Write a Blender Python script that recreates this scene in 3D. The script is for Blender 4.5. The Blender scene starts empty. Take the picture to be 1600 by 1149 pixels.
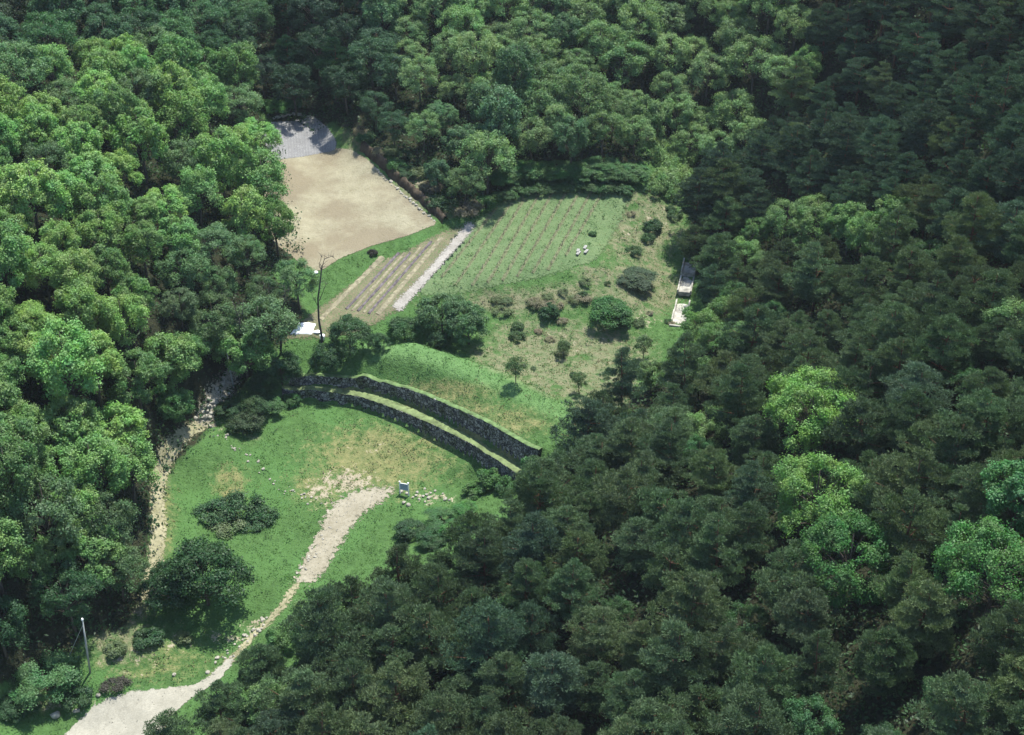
import bpy, math, random
import numpy as np
from math import radians, sin, cos, tan, pi

random.seed(7)
RNG = np.random.default_rng(11)
SC = bpy.context.scene
COL = SC.collection

# ------------------------------------------------------------------ camera
CAM_H, PITCH, FPX = 111.0, 33.0, 2323.0          # height (m), down pitch (deg), focal length for a 1600 px wide frame
cam_d = bpy.data.cameras.new('camera')
cam = bpy.data.objects.new('camera', cam_d)
COL.objects.link(cam)
cam.location = (0, 0, CAM_H)
cam.rotation_euler = (radians(90 - PITCH), 0, 0)
cam_d.sensor_width = 36
cam_d.lens = 36 * FPX / 1600
cam_d.clip_start = 1
cam_d.clip_end = 5000
SC.camera = cam

# ------------------------------------------------------------------ world, sun, exposure
SUN_AZ, SUN_EL = 33.0, 69.0                      # azimuth from +y (away from the camera) towards +x
world = bpy.data.worlds.new('World')
SC.world = world
world.use_nodes = True
wn = world.node_tree
bg = wn.nodes['Background']
sky = wn.nodes.new('ShaderNodeTexSky')
sky.sky_type = 'NISHITA'
sky.sun_disc = False
sky.sun_elevation = radians(SUN_EL)
sky.sun_rotation = radians(SUN_AZ)
sky.air_density = 1.0
sky.dust_density = 0.6
wn.links.new(sky.outputs[0], bg.inputs[0])
bg.inputs[1].default_value = 0.15
sun_d = bpy.data.lights.new('sun', 'SUN')
sun_d.energy = 4.8
sun_d.angle = radians(0.53)
sun_d.color = (1.0, 0.965, 0.89)
sun = bpy.data.objects.new('sun', sun_d)
COL.objects.link(sun)
from mathutils import Vector
_sd = Vector((sin(radians(SUN_AZ)) * cos(radians(SUN_EL)), cos(radians(SUN_AZ)) * cos(radians(SUN_EL)), sin(radians(SUN_EL))))
sun.rotation_euler = _sd.to_track_quat('Z', 'Y').to_euler()
sun.location = (60, 260, 200)
SC.view_settings.view_transform = 'Standard'
SC.view_settings.look = 'None'
SC.view_settings.gamma = 1.0
SC.view_settings.exposure = 0.95

# ------------------------------------------------------------------ projection helpers
cp, sp_ = cos(radians(PITCH)), sin(radians(PITCH))

def proj(P):
    P = np.asarray(P, float)
    x = P[..., 0]; y = P[..., 1]; z = P[..., 2] - CAM_H
    d = y * cp - z * sp_
    upc = y * sp_ + z * cp
    return 800 + FPX * x / d, 574.5 - FPX * upc / d

def unproj(u, v, z):
    """world x, y where the view line through (u, v) meets height z"""
    u = np.asarray(u, float); v = np.asarray(v, float)
    a = (u - 800) / FPX; b = (574.5 - v) / FPX
    dy = cp + b * sp_; dz = -sp_ + b * cp
    t = (z - CAM_H) / dz
    return a * t, dy * t

def inpoly(u, v, poly):
    u = np.asarray(u, float); v = np.asarray(v, float)
    res = np.zeros(u.shape, bool)
    n = len(poly)
    for i in range(n):
        x1, y1 = poly[i]; x2, y2 = poly[(i + 1) % n]
        if y1 == y2: continue
        c = ((y1 > v) != (y2 > v)) & (u < (x2 - x1) * (v - y1) / (y2 - y1) + x1)
        res ^= c
    return res

def seg_dist(px, py, pts, closed=False):
    """distance to a polyline and arc length of the closest point"""
    best = np.full(px.shape, 1e9); s_best = np.zeros(px.shape); s0 = 0.0
    n = len(pts) if closed else len(pts) - 1
    for i in range(n):
        ax, ay = pts[i]; bx, by = pts[(i + 1) % len(pts)]
        L = math.hypot(bx - ax, by - ay) or 1e-9
        t = np.clip(((px - ax) * (bx - ax) + (py - ay) * (by - ay)) / L ** 2, 0, 1)
        d = np.hypot(px - ax - t * (bx - ax), py - ay - t * (by - ay))
        m = d < best
        best = np.where(m, d, best); s_best = np.where(m, s0 + t * L, s_best)
        s0 += L
    return best, s_best

def poly_sdf(px, py, pts):
    """positive inside"""
    d, _ = seg_dist(px, py, pts, True)
    return np.where(inpoly(px, py, pts), d, -d)

def smooth(e0, e1, x):
    t = np.clip((x - e0) / (e1 - e0), 0, 1)
    return t * t * (3 - 2 * t)

def resample(pts, step):
    pts = np.asarray(pts, float)
    L = np.concatenate([[0], np.cumsum(np.hypot(*np.diff(pts[:, :2], axis=0).T))])
    n = max(2, int(L[-1] / step) + 1)
    s = np.linspace(0, L[-1], n)
    return np.stack([np.interp(s, L, pts[:, k]) for k in range(pts.shape[1])], 1)

def chaikin(pts, n=2):
    pts = np.asarray(pts, float)
    for _ in range(n):
        q = [pts[0]]
        for a, b in zip(pts[:-1], pts[1:]):
            q += [0.75 * a + 0.25 * b, 0.25 * a + 0.75 * b]
        q.append(pts[-1])
        pts = np.array(q)
    return pts

def wob(x, y, sc, seed):
    """cheap smooth noise, about -1..1"""
    r = np.random.default_rng(seed)
    o = np.zeros(np.shape(x))
    for k in range(7):
        a = r.uniform(0, 2 * pi); f = (0.6 + 0.28 * k) / sc * 2 * pi; p = r.uniform(0, 2 * pi)
        o = o + np.sin(f * (np.cos(a) * x + np.sin(a) * y) + p + 1.3 * np.sin(f * 0.6 * (np.sin(a) * x - np.cos(a) * y) + p * 2)) / 3.2
    return o

# ------------------------------------------------------------------ terrain control
CTRL = [  # (u, v, ground height)
 (150,1140,0),(300,1075,1),(20,1100,1.5),(100,1060,2),(240,1010,2.5),(400,980,2),(345,1010,1.5),(480,900,3),(540,820,4),
 (600,770,4.6),(430,900,3.5),(400,760,5),(450,690,6),(560,690,5.6),(640,720,5.1),(740,750,4.7),(700,790,4.5),(640,830,4),
 (330,690,7),(250,730,7),(240,800,6.5),(240,880,5),(180,960,4),(130,1050,2.6),(410,650,6.8),
 (310,655,7.5),(350,600,9),(385,550,11),(450,515,12),(475,515,12.3),(500,480,12.6),(420,590,9.5),(440,560,10.5),
 (530,470,12.8),(610,480,12.5),(650,420,13.3),(720,360,14.2),(560,430,13.2),(620,398,13.8),
 (690,450,12.8),(760,440,12.9),(850,425,13),(930,400,13.4),(830,300,15.2),(930,300,15.2),(980,310,14.8),(760,330,14.7),
 (770,474,10.8),(850,486,10.6),(930,455,11.3),(690,480,11.4),
 (770,525,9.3),(850,530,9),(930,560,8.5),(1020,480,9.5),(1010,400,11),(1000,330,13.5),(1050,320,13),
 (1065,500,7.2),(1070,420,9.4),(1085,300,12),(1080,230,14),
 (690,505,10.4),(610,508,11.4),(545,540,11.2),(505,545,11),
 (480,420,13.6),(450,330,15.2),(560,391,14.6),(510,415,14.2),(640,366,14.9),(680,350,15.2),(600,280,16.5),(530,235,17.2),(440,240,17.4),
 (480,185,18.6),(520,215,18.1),(660,300,17.2),(720,325,16.0),(610,250,18.2),(545,210,19.2),
 (560,180,21),(700,250,19),(900,250,18),(1000,250,17),(1080,180,18),(700,100,25),(900,100,24),(1100,80,24),(700,0,30),
 (1000,0,30),(1250,0,34),(450,160,19.6),(420,60,24),(550,0,30),
 (430,400,14.2),(400,450,15),(300,550,14.6),(200,500,20),(200,650,14),(120,800,11),(60,950,7),(0,1050,4),(0,850,14),(0,650,20),
 (0,450,26),(0,250,31),(0,110,35),(200,250,27),(200,100,30),(350,100,25),(380,250,20),(330,400,19),(0,30,34),(200,20,31),(350,10,30),
 (0,-60,42),(500,-70,37),(1000,-70,36),(1500,-70,46),
 (1150,480,12),(1100,560,12),(1000,640,11),(900,720,10),(850,800,9),(700,870,7),(600,950,7),(480,1060,6),(350,1149,5),
 (800,1000,13),(1000,900,17),(1000,1149,15),(700,1149,9),(1200,750,19),(1200,1000,20),(1300,600,20),(1400,850,25),(1400,1149,24),
 (1600,1149,30),(1600,850,31),(1600,600,31),(1350,400,22),(1600,400,33),(1200,300,18),(1400,200,28),(1600,200,38),(1600,0,44),(1400,0,38),
]
# earth rampart: crest of the grassy bank above the stone walls
CTRL += [(545,560,10.6)]
FAR = [(-420,60,40),(-420,300,70),(-250,520,75),(0,560,70),(250,540,80),(420,300,75),(420,60,60),(-200,20,8),(0,10,2),(200,10,40),
       (-120,60,2),(-160,150,34),(-180,240,52),(150,80,46),(170,160,50),(190,240,60),(0,320,52),(-110,310,58),(110,310,58)]

# the two curved retaining walls: foot and top lines as seen, heights solved from a level ledge
LEDGE_Z = 8.0
low_top_px = [(440,609),(475,611),(520,615),(560,621),(600,634),(660,658),(700,677),(750,704),(790,731),(815,748)]
low_base_px = [(440,623),(475,625),(520,631),(560,637),(600,651),(650,673),(700,699),(750,725),(790,754),(815,771)]
up_base_px = [(440,602),(470,603),(520,605),(580,611),(640,629),(700,659),(760,692),(812,723),(840,740)]
up_top_px = [(440,589),(470,590),(520,591),(580,596),(640,611),(700,635),(760,662),(832,703),(860,720)]

def wall_curve(base_px, top_px, zref, ref):
    pts = []
    px = chaikin(ref, 2)
    oth = chaikin(top_px if ref is base_px else base_px, 2)
    for u, v in px:
        x, y = unproj(u, v, zref)
        vo = np.interp(u, oth[:, 0], oth[:, 1])
        lo, hi = -6.0, 6.0
        for _ in range(40):
            m = (lo + hi) / 2
            vv = proj((x, y, zref + m))[1]
            if vv > vo: lo = m
            else: hi = m
        pts.append((float(x), float(y), zref, zref + m))
    return np.array(pts)

LOW = wall_curve(low_base_px, low_top_px, LEDGE_Z, low_top_px)   # x, y, top z, foot z
UP = wall_curve(up_base_px, up_top_px, LEDGE_Z, up_base_px)      # x, y, foot z, top z
LOW = resample(LOW, 0.5); UP = resample(UP, 0.5)

def side_dist(px, py, c):
    """signed distance to a wall line (positive on the uphill side) and nearest index"""
    shp = px.shape
    px = px.ravel(); py = py.ravel()
    d = np.full(px.shape, 1e9); idx = np.zeros(px.shape, int)
    for i in range(len(c)):
        q = np.hypot(px - c[i, 0], py - c[i, 1])
        m = q < d
        d = np.where(m, q, d); idx = np.where(m, i, idx)
    tx = np.gradient(c[:, 0]); ty = np.gradient(c[:, 1])
    L = np.hypot(tx, ty); tx /= L; ty /= L
    nx, ny = -ty, tx
    sd = (px - c[idx, 0]) * nx[idx] + (py - c[idx, 1]) * ny[idx]
    al = (px - c[idx, 0]) * tx[idx] + (py - c[idx, 1]) * ty[idx]
    return sd.reshape(shp), idx.reshape(shp), al.reshape(shp)

def step_field(x, y):
    S = np.zeros(x.shape)
    for c, k in ((LOW, 0), (UP, 1)):
        m = (x > c[:, 0].min() - 25) & (x < c[:, 0].max() + 25) & (y > c[:, 1].min() - 30) & (y < c[:, 1].max() + 40)
        if not m.any(): continue
        sd, idx, al = side_dist(x[m], y[m], c)
        h = (c[:, 2] - c[:, 3]) if k == 0 else (c[:, 3] - c[:, 2])
        beyond = np.where((idx == 0) | (idx == len(c) - 1), np.abs(al), 0)
        fade = 1 - smooth(0.5, 8, beyond)
        S[m] += h[idx] * smooth(0.05, 0.55, sd) * fade * (1 - smooth(12, 30, sd))
    return S

CREST = [(590,548,11.7),(640,543,12.4),(700,563,12.6),(780,590,12.6),(840,620,12.3),(905,658,11.9)]
_c = np.array(CREST)
CREST = [(u, float(np.interp(u, _c[:, 0], _c[:, 1])), float(np.interp(u, _c[:, 0], _c[:, 2]))) for u in range(590, 910, 24)]
cx, cy, cz = [], [], []
for u, v, z in CREST:
    x, y = unproj(u, v, z)
    for d, zz in ((-1.9, z - 0.42), (0.0, z), (1.5, z - 0.05), (3.4, z - 1.9), (5.6, max(9.2, z - 2.9) if u > 600 else z - 1.2)):
        cx.append(x + 0.45 * d); cy.append(y + 0.85 * d); cz.append(zz)
for u, v, z in CTRL:
    x, y = unproj(u, v, z)
    cx.append(x); cy.append(y); cz.append(z)
for i in range(0, len(LOW), 6):                         # the ground either side of each wall
    x, y, zt, zf = LOW[i]
    cx.append(x); cy.append(y - 1.0); cz.append(zf)
    t = min(len(UP) - 1, i)
for i in range(0, len(UP), 6):
    x, y, zf, zt = UP[i]
    cx.append(x); cy.append(y - 0.6); cz.append(zf)
    cx.append(x + 0.5); cy.append(y + 0.9); cz.append(zt + 0.05)
for x, y, z in FAR:
    cx.append(x); cy.append(y); cz.append(z)
cx = np.array(cx, float); cy = np.array(cy, float); cz = np.array(cz, float)
_n = len(cx)
_A = np.hypot(cx[:, None] - cx[None], cy[:, None] - cy[None])
_A = np.sqrt(_A ** 2 + 1.0)
_P = np.stack([np.ones(_n), cx / 100, cy / 100], 1)
_M = np.zeros((_n + 3, _n + 3))
_M[:_n, :_n] = _A - np.eye(_n) * 0.12
_M[:_n, _n:] = _P; _M[_n:, :_n] = _P.T
_W = np.linalg.solve(_M, np.concatenate([cz - step_field(cx, cy), np.zeros(3)]))

def h_exact(x, y):
    shp = np.shape(x)
    x = np.ravel(np.asarray(x, float)); y = np.ravel(np.asarray(y, float))
    o = np.empty(x.shape)
    for a in range(0, len(x), 20000):
        xs, ys = x[a:a + 20000], y[a:a + 20000]
        k = np.sqrt((xs[:, None] - cx[None]) ** 2 + (ys[:, None] - cy[None]) ** 2 + 1.0)
        o[a:a + 20000] = k @ _W[:_n] + _W[_n] + _W[_n + 1] * xs / 100 + _W[_n + 2] * ys / 100
    o = o + step_field(x, y)
    o = o + 0.055 * wob(x, y, 7, 3) + 0.02 * wob(x, y, 1.9, 4)
    return o.reshape(shp)

# grid lines: half a metre over the clearing, coarser outwards
def lines(a, b, c, d, fine, grow=1.13):
    core = list(np.arange(b, c + 1e-6, fine))
    L = []; p, s = b, fine
    while p > a:
        s = min(s * grow, 18); p -= s; L.append(p)
    R = []; p, s = core[-1], fine
    while p < d:
        s = min(s * grow, 18); p += s; R.append(p)
    return np.array(L[::-1] + core + R)

GX = lines(-420, -62, 42, 420, 0.5)
GY = lines(-20, 92, 226, 620, 0.5)
XX, YY = np.meshgrid(GX, GY)
ZZ = h_exact(XX, YY)

def hgt(x, y):
    x = np.asarray(x, float); y = np.asarray(y, float)
    i = np.clip(np.searchsorted(GX, x) - 1, 0, len(GX) - 2); j = np.clip(np.searchsorted(GY, y) - 1, 0, len(GY) - 2)
    fx = np.clip((x - GX[i]) / (GX[i + 1] - GX[i]), 0, 1); fy = np.clip((y - GY[j]) / (GY[j + 1] - GY[j]), 0, 1)
    return (ZZ[j, i] * (1 - fx) + ZZ[j, i + 1] * fx) * (1 - fy) + (ZZ[j + 1, i] * (1 - fx) + ZZ[j + 1, i + 1] * fx) * fy

def G(u, v):
    """the ground point seen at (u, v): first hit walking out along the view line"""
    u = np.atleast_1d(np.asarray(u, float)); v = np.atleast_1d(np.asarray(v, float))
    a = (u - 800) / FPX; b = (574.5 - v) / FPX
    dy = cp + b * sp_; dz = -sp_ + b * cp
    ts = np.arange(80, 420, 0.5)
    X = a[:, None] * ts; Y = dy[:, None] * ts; Z = CAM_H + dz[:, None] * ts
    below = Z < hgt(X, Y)
    k = np.argmax(below, 1); k = np.where(below.any(1), k, len(ts) - 1)
    lo = ts[np.maximum(k - 1, 0)]; hi = ts[k]
    for _ in range(12):
        m = (lo + hi) / 2
        bl = CAM_H + dz * m < hgt(a * m, dy * m)
        hi = np.where(bl, m, hi); lo = np.where(bl, lo, m)
    x, y = a * hi, dy * hi
    return np.stack([x, y, hgt(x, y)], 1)

def G1(u, v):
    return G([u], [v])[0]

# ------------------------------------------------------------------ mesh helpers
def mesh_np(name, verts, faces, mat=None, smooth_shade=False, attrs=None):
    verts = np.asarray(verts, np.float32)
    me = bpy.data.meshes.new(name)
    if isinstance(faces, np.ndarray):
        k = faces.shape[1]
        me.vertices.add(len(verts)); me.vertices.foreach_set('co', verts.ravel())
        me.loops.add(faces.size); me.loops.foreach_set('vertex_index', faces.astype(np.int32).ravel())
        me.polygons.add(len(faces))
        me.polygons.foreach_set('loop_start', np.arange(0, faces.size, k, dtype=np.int32))
        me.polygons.foreach_set('use_smooth', np.full(len(faces), smooth_shade))
        me.update(calc_edges=True)
    else:
        me.from_pydata([tuple(map(float, v)) for v in verts], [], faces)
        for p in me.polygons: p.use_smooth = smooth_shade
    for k, vals in (attrs or {}).items():
        at = me.attributes.new(k, 'FLOAT', 'POINT')
        at.data.foreach_set('value', np.asarray(vals, np.float32).ravel())
    if mat: me.materials.append(mat)
    me.validate(verbose=False)
    return me

def link(name, me, parent=None, loc=None):
    o = bpy.data.objects.new(name, me)
    COL.objects.link(o)
    if parent is not None: o.parent = parent
    if loc is not None: o.location = tuple(map(float, loc))
    return o

def tag(o, label, cat, group=None):
    o['label'] = label; o['category'] = cat
    if group: o['group'] = group
    return o

def struct(o, label=None):
    o['kind'] = 'structure'
    if label: o['label'] = label
    return o

def stuff(o, label, cat):
    o['kind'] = 'stuff'; o['label'] = label; o['category'] = cat
    return o

def empty(name, loc, label=None, cat=None, group=None, rz=0.0):
    o = bpy.data.objects.new(name, None)
    o.empty_display_size = 0.3
    COL.objects.link(o)
    o.location = tuple(map(float, loc)); o.rotation_euler = (0, 0, rz)
    if label: tag(o, label, cat, group)
    return o

class MB:
    """collects tubes, boxes and loose shapes into one mesh"""
    def __init__(s): s.v = []; s.f = []
    def tube(s, pts, rad, n=7, cap=True):
        pts = [Vector(p) for p in pts]
        if not hasattr(rad, '__len__'): rad = [rad] * len(pts)
        base = len(s.v); up = Vector((0.31, 0.22, 0.93)).normalized()
        for i, p in enumerate(pts):
            t = (pts[min(i + 1, len(pts) - 1)] - pts[max(i - 1, 0)]).normalized()
            a = t.cross(up)
            if a.length < 1e-3: a = t.cross(Vector((1, 0, 0)))
            a.normalize(); b = t.cross(a)
            for k in range(n):
                w = 2 * pi * k / n
                s.v.append(p + (a * cos(w) + b * sin(w)) * rad[i])
        for i in range(len(pts) - 1):
            for k in range(n):
                q = (k + 1) % n
                s.f.append((base + i * n + k, base + i * n + q, base + (i + 1) * n + q, base + (i + 1) * n + k))
        if cap:
            s.f.append(tuple(base + k for k in range(n))[::-1])
            s.f.append(tuple(base + (len(pts) - 1) * n + k for k in range(n)))
        return s
    def box(s, c, size, rz=0.0, rx=0.0, bev=0.0):
        base = len(s.v)
        from mathutils import Matrix
        M = Matrix.Translation(Vector(c)) @ Matrix.Rotation(rz, 4, 'Z') @ Matrix.Rotation(rx, 4, 'X')
        for z in (-.5, .5):
            for x, y in ((-.5, -.5), (.5, -.5), (.5, .5), (-.5, .5)):
                s.v.append(M @ Vector((x * size[0], y * size[1], z * size[2])))
        b = base
        s.f += [(b+3,b+2,b+1,b), (b+4,b+5,b+6,b+7), (b,b+1,b+5,b+4), (b+1,b+2,b+6,b+5), (b+2,b+3,b+7,b+6), (b+3,b,b+4,b+7)]
        return s
    def mesh(s, name, mat, smooth_shade=False):
        return mesh_np(name, np.array([tuple(v) for v in s.v]), [tuple(f) for f in s.f], mat, smooth_shade)

# ------------------------------------------------------------------ materials
def new_mat(name):
    m = bpy.data.materials.new(name); m.use_nodes = True
    nt = m.node_tree
    for n in list(nt.nodes): nt.nodes.remove(n)
    out = nt.nodes.new('ShaderNodeOutputMaterial')
    return m, nt, out

def N(nt, typ, **kw):
    n = nt.nodes.new(typ)
    for k, v in kw.items():
        if k == 'ins':
            for i, val in v.items(): n.inputs[i].default_value = val
        else: setattr(n, k, v)
    return n

def mixc(nt, fac, a, b, blend='MIX'):
    n = nt.nodes.new('ShaderNodeMix'); n.data_type = 'RGBA'; n.blend_type = blend
    for i, val in ((0, fac), (6, a), (7, b)):
        if isinstance(val, bpy.types.NodeSocket): nt.links.new(val, n.inputs[i])
        elif i == 0: n.inputs[0].default_value = val
        else: n.inputs[i].default_value = (*val, 1) if len(val) == 3 else val
    return n.outputs[2]

def mth(nt, op, a, b=None, c=None, clamp=False):
    n = nt.nodes.new('ShaderNodeMath'); n.operation = op; n.use_clamp = clamp
    for i, val in enumerate((a, b, c)):
        if val is None: continue
        if isinstance(val, bpy.types.NodeSocket): nt.links.new(val, n.inputs[i])
        else: n.inputs[i].default_value = val
    return n.outputs[0]

def noise(nt, scale, detail=4, rough=0.55, coord=None, dist=0.0):
    n = N(nt, 'ShaderNodeTexNoise', ins={'Scale': scale, 'Detail': detail, 'Roughness': rough, 'Distortion': dist})
    if coord is not None: nt.links.new(coord, n.inputs['Vector'])
    return n.outputs[0]

def rng01(nt, val, a, b, c=0.0, d=1.0):
    n = N(nt, 'ShaderNodeMapRange', ins={1: a, 2: b, 3: c, 4: d})
    nt.links.new(val, n.inputs[0])
    return n.outputs[0]

def pos(nt):
    return nt.nodes.new('ShaderNodeNewGeometry').outputs['Position']

def attr(nt, name):
    n = N(nt, 'ShaderNodeAttribute', attribute_name=name)
    return n.outputs['Fac']

def finish(nt, out, col, rough=0.9, spec=0.2, bump=None, bump_d=0.05, alpha=None):
    b = N(nt, 'ShaderNodeBsdfPrincipled', ins={'Roughness': rough, 'Specular IOR Level': spec})
    if isinstance(col, bpy.types.NodeSocket): nt.links.new(col, b.inputs['Base Color'])
    else: b.inputs['Base Color'].default_value = (*col, 1)
    if bump is not None:
        bn = N(nt, 'ShaderNodeBump', ins={'Strength': 1.0, 'Distance': bump_d})
        nt.links.new(bump, bn.inputs['Height']); nt.links.new(bn.outputs[0], b.inputs['Normal'])
    if alpha is not None:
        nt.links.new(alpha, b.inputs['Alpha'])
    nt.links.new(b.outputs[0], out.inputs[0])
    return b

def leaf_mat(name, trans, spread, hue=0.022, gloss=0.012):
    """leaf colour comes from each tree's own object colour, varied leaf by leaf"""
    m, nt, out = new_mat(name)
    oi = nt.nodes.new('ShaderNodeObjectInfo')
    geo = nt.nodes.new('ShaderNodeNewGeometry')
    isl = geo.outputs['Random Per Island']
    hsv = N(nt, 'ShaderNodeHueSaturation')
    nt.links.new(oi.outputs['Color'], hsv.inputs['Color'])
    nt.links.new(rng01(nt, isl, 0, 1, 1 - spread, 1 + spread), hsv.inputs['Value'])
    nz = noise(nt, 0.55, 2, 0.5, geo.outputs['Position'])
    nt.links.new(rng01(nt, nz, 0.3, 0.7, 0.5 - hue, 0.5 + hue), hsv.inputs['Hue'])
    nt.links.new(rng01(nt, noise(nt, 0.9, 2, 0.5, geo.outputs['Position']), 0.3, 0.7, 0.86, 1.1), hsv.inputs['Saturation'])
    d = N(nt, 'ShaderNodeBsdfDiffuse'); nt.links.new(hsv.outputs[0], d.inputs[0])
    if trans > 0:
        t = N(nt, 'ShaderNodeBsdfTranslucent')
        tc = mixc(nt, 1.0, hsv.outputs[0], (1.12, 1.2, 0.62), 'MULTIPLY')
        nt.links.new(tc, t.inputs[0])
        mx = N(nt, 'ShaderNodeMixShader', ins={0: trans})
        nt.links.new(d.outputs[0], mx.inputs[1]); nt.links.new(t.outputs[0], mx.inputs[2])
        s = mx.outputs[0]
    else: s = d.outputs[0]
    g = N(nt, 'ShaderNodeBsdfGlossy', ins={'Roughness': 0.5}); g.inputs[0].default_value = (1, 1, 1, 1)
    m2 = N(nt, 'ShaderNodeMixShader', ins={0: gloss})
    nt.links.new(s, m2.inputs[1]); nt.links.new(g.outputs[0], m2.inputs[2])
    nt.links.new(m2.outputs[0], out.inputs[0])
    return m

def bark_mat(name, c1, c2):
    m, nt, out = new_mat(name)
    tc = nt.nodes.new('ShaderNodeTexCoord').outputs['Object']
    mp = N(nt, 'ShaderNodeMapping'); mp.inputs['Scale'].default_value = (6, 6, 1.2); nt.links.new(tc, mp.inputs[0])
    f = noise(nt, 2.0, 5, 0.6, mp.outputs[0])
    finish(nt, out, mixc(nt, rng01(nt, f, 0.35, 0.65), c1, c2), 0.95, 0.1, f, 0.03)
    return m

def plain_mat(name, c, var=0.15, scale=3.0, rough=0.85, spec=0.2, bump_d=0.01):
    m, nt, out = new_mat(name)
    tc = nt.nodes.new('ShaderNodeTexCoord').outputs['Object']
    f = noise(nt, scale, 5, 0.6, tc)
    a = tuple(x * (1 - var) for x in c); b = tuple(min(1, x * (1 + var)) for x in c)
    finish(nt, out, mixc(nt, rng01(nt, f, 0.3, 0.7), a, b), rough, spec, f, bump_d)
    return m

M_BROAD = leaf_mat('broad_leaves', 0.38, 0.27)
M_NEEDLE = leaf_mat('pine_needles', 0.19, 0.26, 0.012, 0.0)
M_GRASSB = leaf_mat('grass_blades', 0.40, 0.20, 0.015, 0.0)
M_BARK = bark_mat('grey_brown_bark', (0.05, 0.042, 0.034), (0.13, 0.11, 0.09))
M_PINEBARK = bark_mat('red_pine_bark', (0.06, 0.035, 0.022), (0.17, 0.09, 0.055))
M_DEADWOOD = bark_mat('dead_wood', (0.035, 0.03, 0.027), (0.10, 0.09, 0.08))
M_WHITE = plain_mat('white_paint', (0.78, 0.78, 0.76), 0.06, 4)
M_ROCK = plain_mat('pale_granite', (0.29, 0.275, 0.225), 0.35, 2.5, 0.9, 0.2, 0.04)
M_POSTW = plain_mat('weathered_post', (0.20, 0.17, 0.13), 0.2)
M_DULL = plain_mat('weathered_white_board', (0.24, 0.24, 0.22), 0.3, 4)
M_CONC = plain_mat('weathered_concrete', (0.33, 0.32, 0.275), 0.55, 0.9, 0.9, 0.2, 0.02)

def ground_mat():
    m, nt, out = new_mat('ground_cover')
    p = pos(nt)
    n1 = noise(nt, 0.16, 5, 0.6, p); n2 = noise(nt, 1.1, 5, 0.65, p); n3 = noise(nt, 5.0, 4, 0.6, p); n4 = noise(nt, 0.4, 4, 0.6, p)
    lush = mixc(nt, rng01(nt, n2, 0.32, 0.68), (0.043, 0.090, 0.026), (0.074, 0.144, 0.044))
    lush = mixc(nt, rng01(nt, n1, 0.45, 0.62), lush, mixc(nt, n3, (0.05, 0.115, 0.032), (0.085, 0.17, 0.052)))
    dryg = mixc(nt, rng01(nt, n2, 0.35, 0.66), (0.095, 0.125, 0.045), (0.20, 0.195, 0.085))
    brush = mixc(nt, rng01(nt, n2, 0.36, 0.62), (0.092, 0.128, 0.056), (0.172, 0.168, 0.098))
    brush = mixc(nt, rng01(nt, n4, 0.56, 0.66), brush, (0.055, 0.11, 0.033))
    soil = mixc(nt, rng01(nt, n2, 0.35, 0.65), (0.19, 0.16, 0.105), (0.33, 0.295, 0.21))
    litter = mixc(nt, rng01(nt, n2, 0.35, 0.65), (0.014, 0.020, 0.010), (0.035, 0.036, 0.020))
    def edge(name, lo=0.35, hi=0.65, amp=0.9):
        e = mth(nt, 'ADD', attr(nt, name), mth(nt, 'MULTIPLY', mth(nt, 'SUBTRACT', n2, 0.5), amp))
        e = mth(nt, 'ADD', e, mth(nt, 'MULTIPLY', mth(nt, 'SUBTRACT', n3, 0.5), amp * 0.6))
        return rng01(nt, e, lo, hi)
    c = mixc(nt, edge('dry'), lush, dryg)
    c = mixc(nt, edge('brush'), c, brush)
    c = mixc(nt, edge('fresh', 0.3, 0.8), c, mixc(nt, n2, (0.075, 0.165, 0.050), (0.135, 0.225, 0.085)))  # grass colour lightened to carry the sunlit crest top
    c = mixc(nt, edge('soil', 0.45, 0.6, 1.5), c, soil)
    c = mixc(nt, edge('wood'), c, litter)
    bmp = mth(nt, 'ADD', mth(nt, 'MULTIPLY', n2, 0.6), mth(nt, 'MULTIPLY', n3, 0.5))
    finish(nt, out, c, 0.95, 0.08, bmp, 0.35)
    return m

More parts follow.
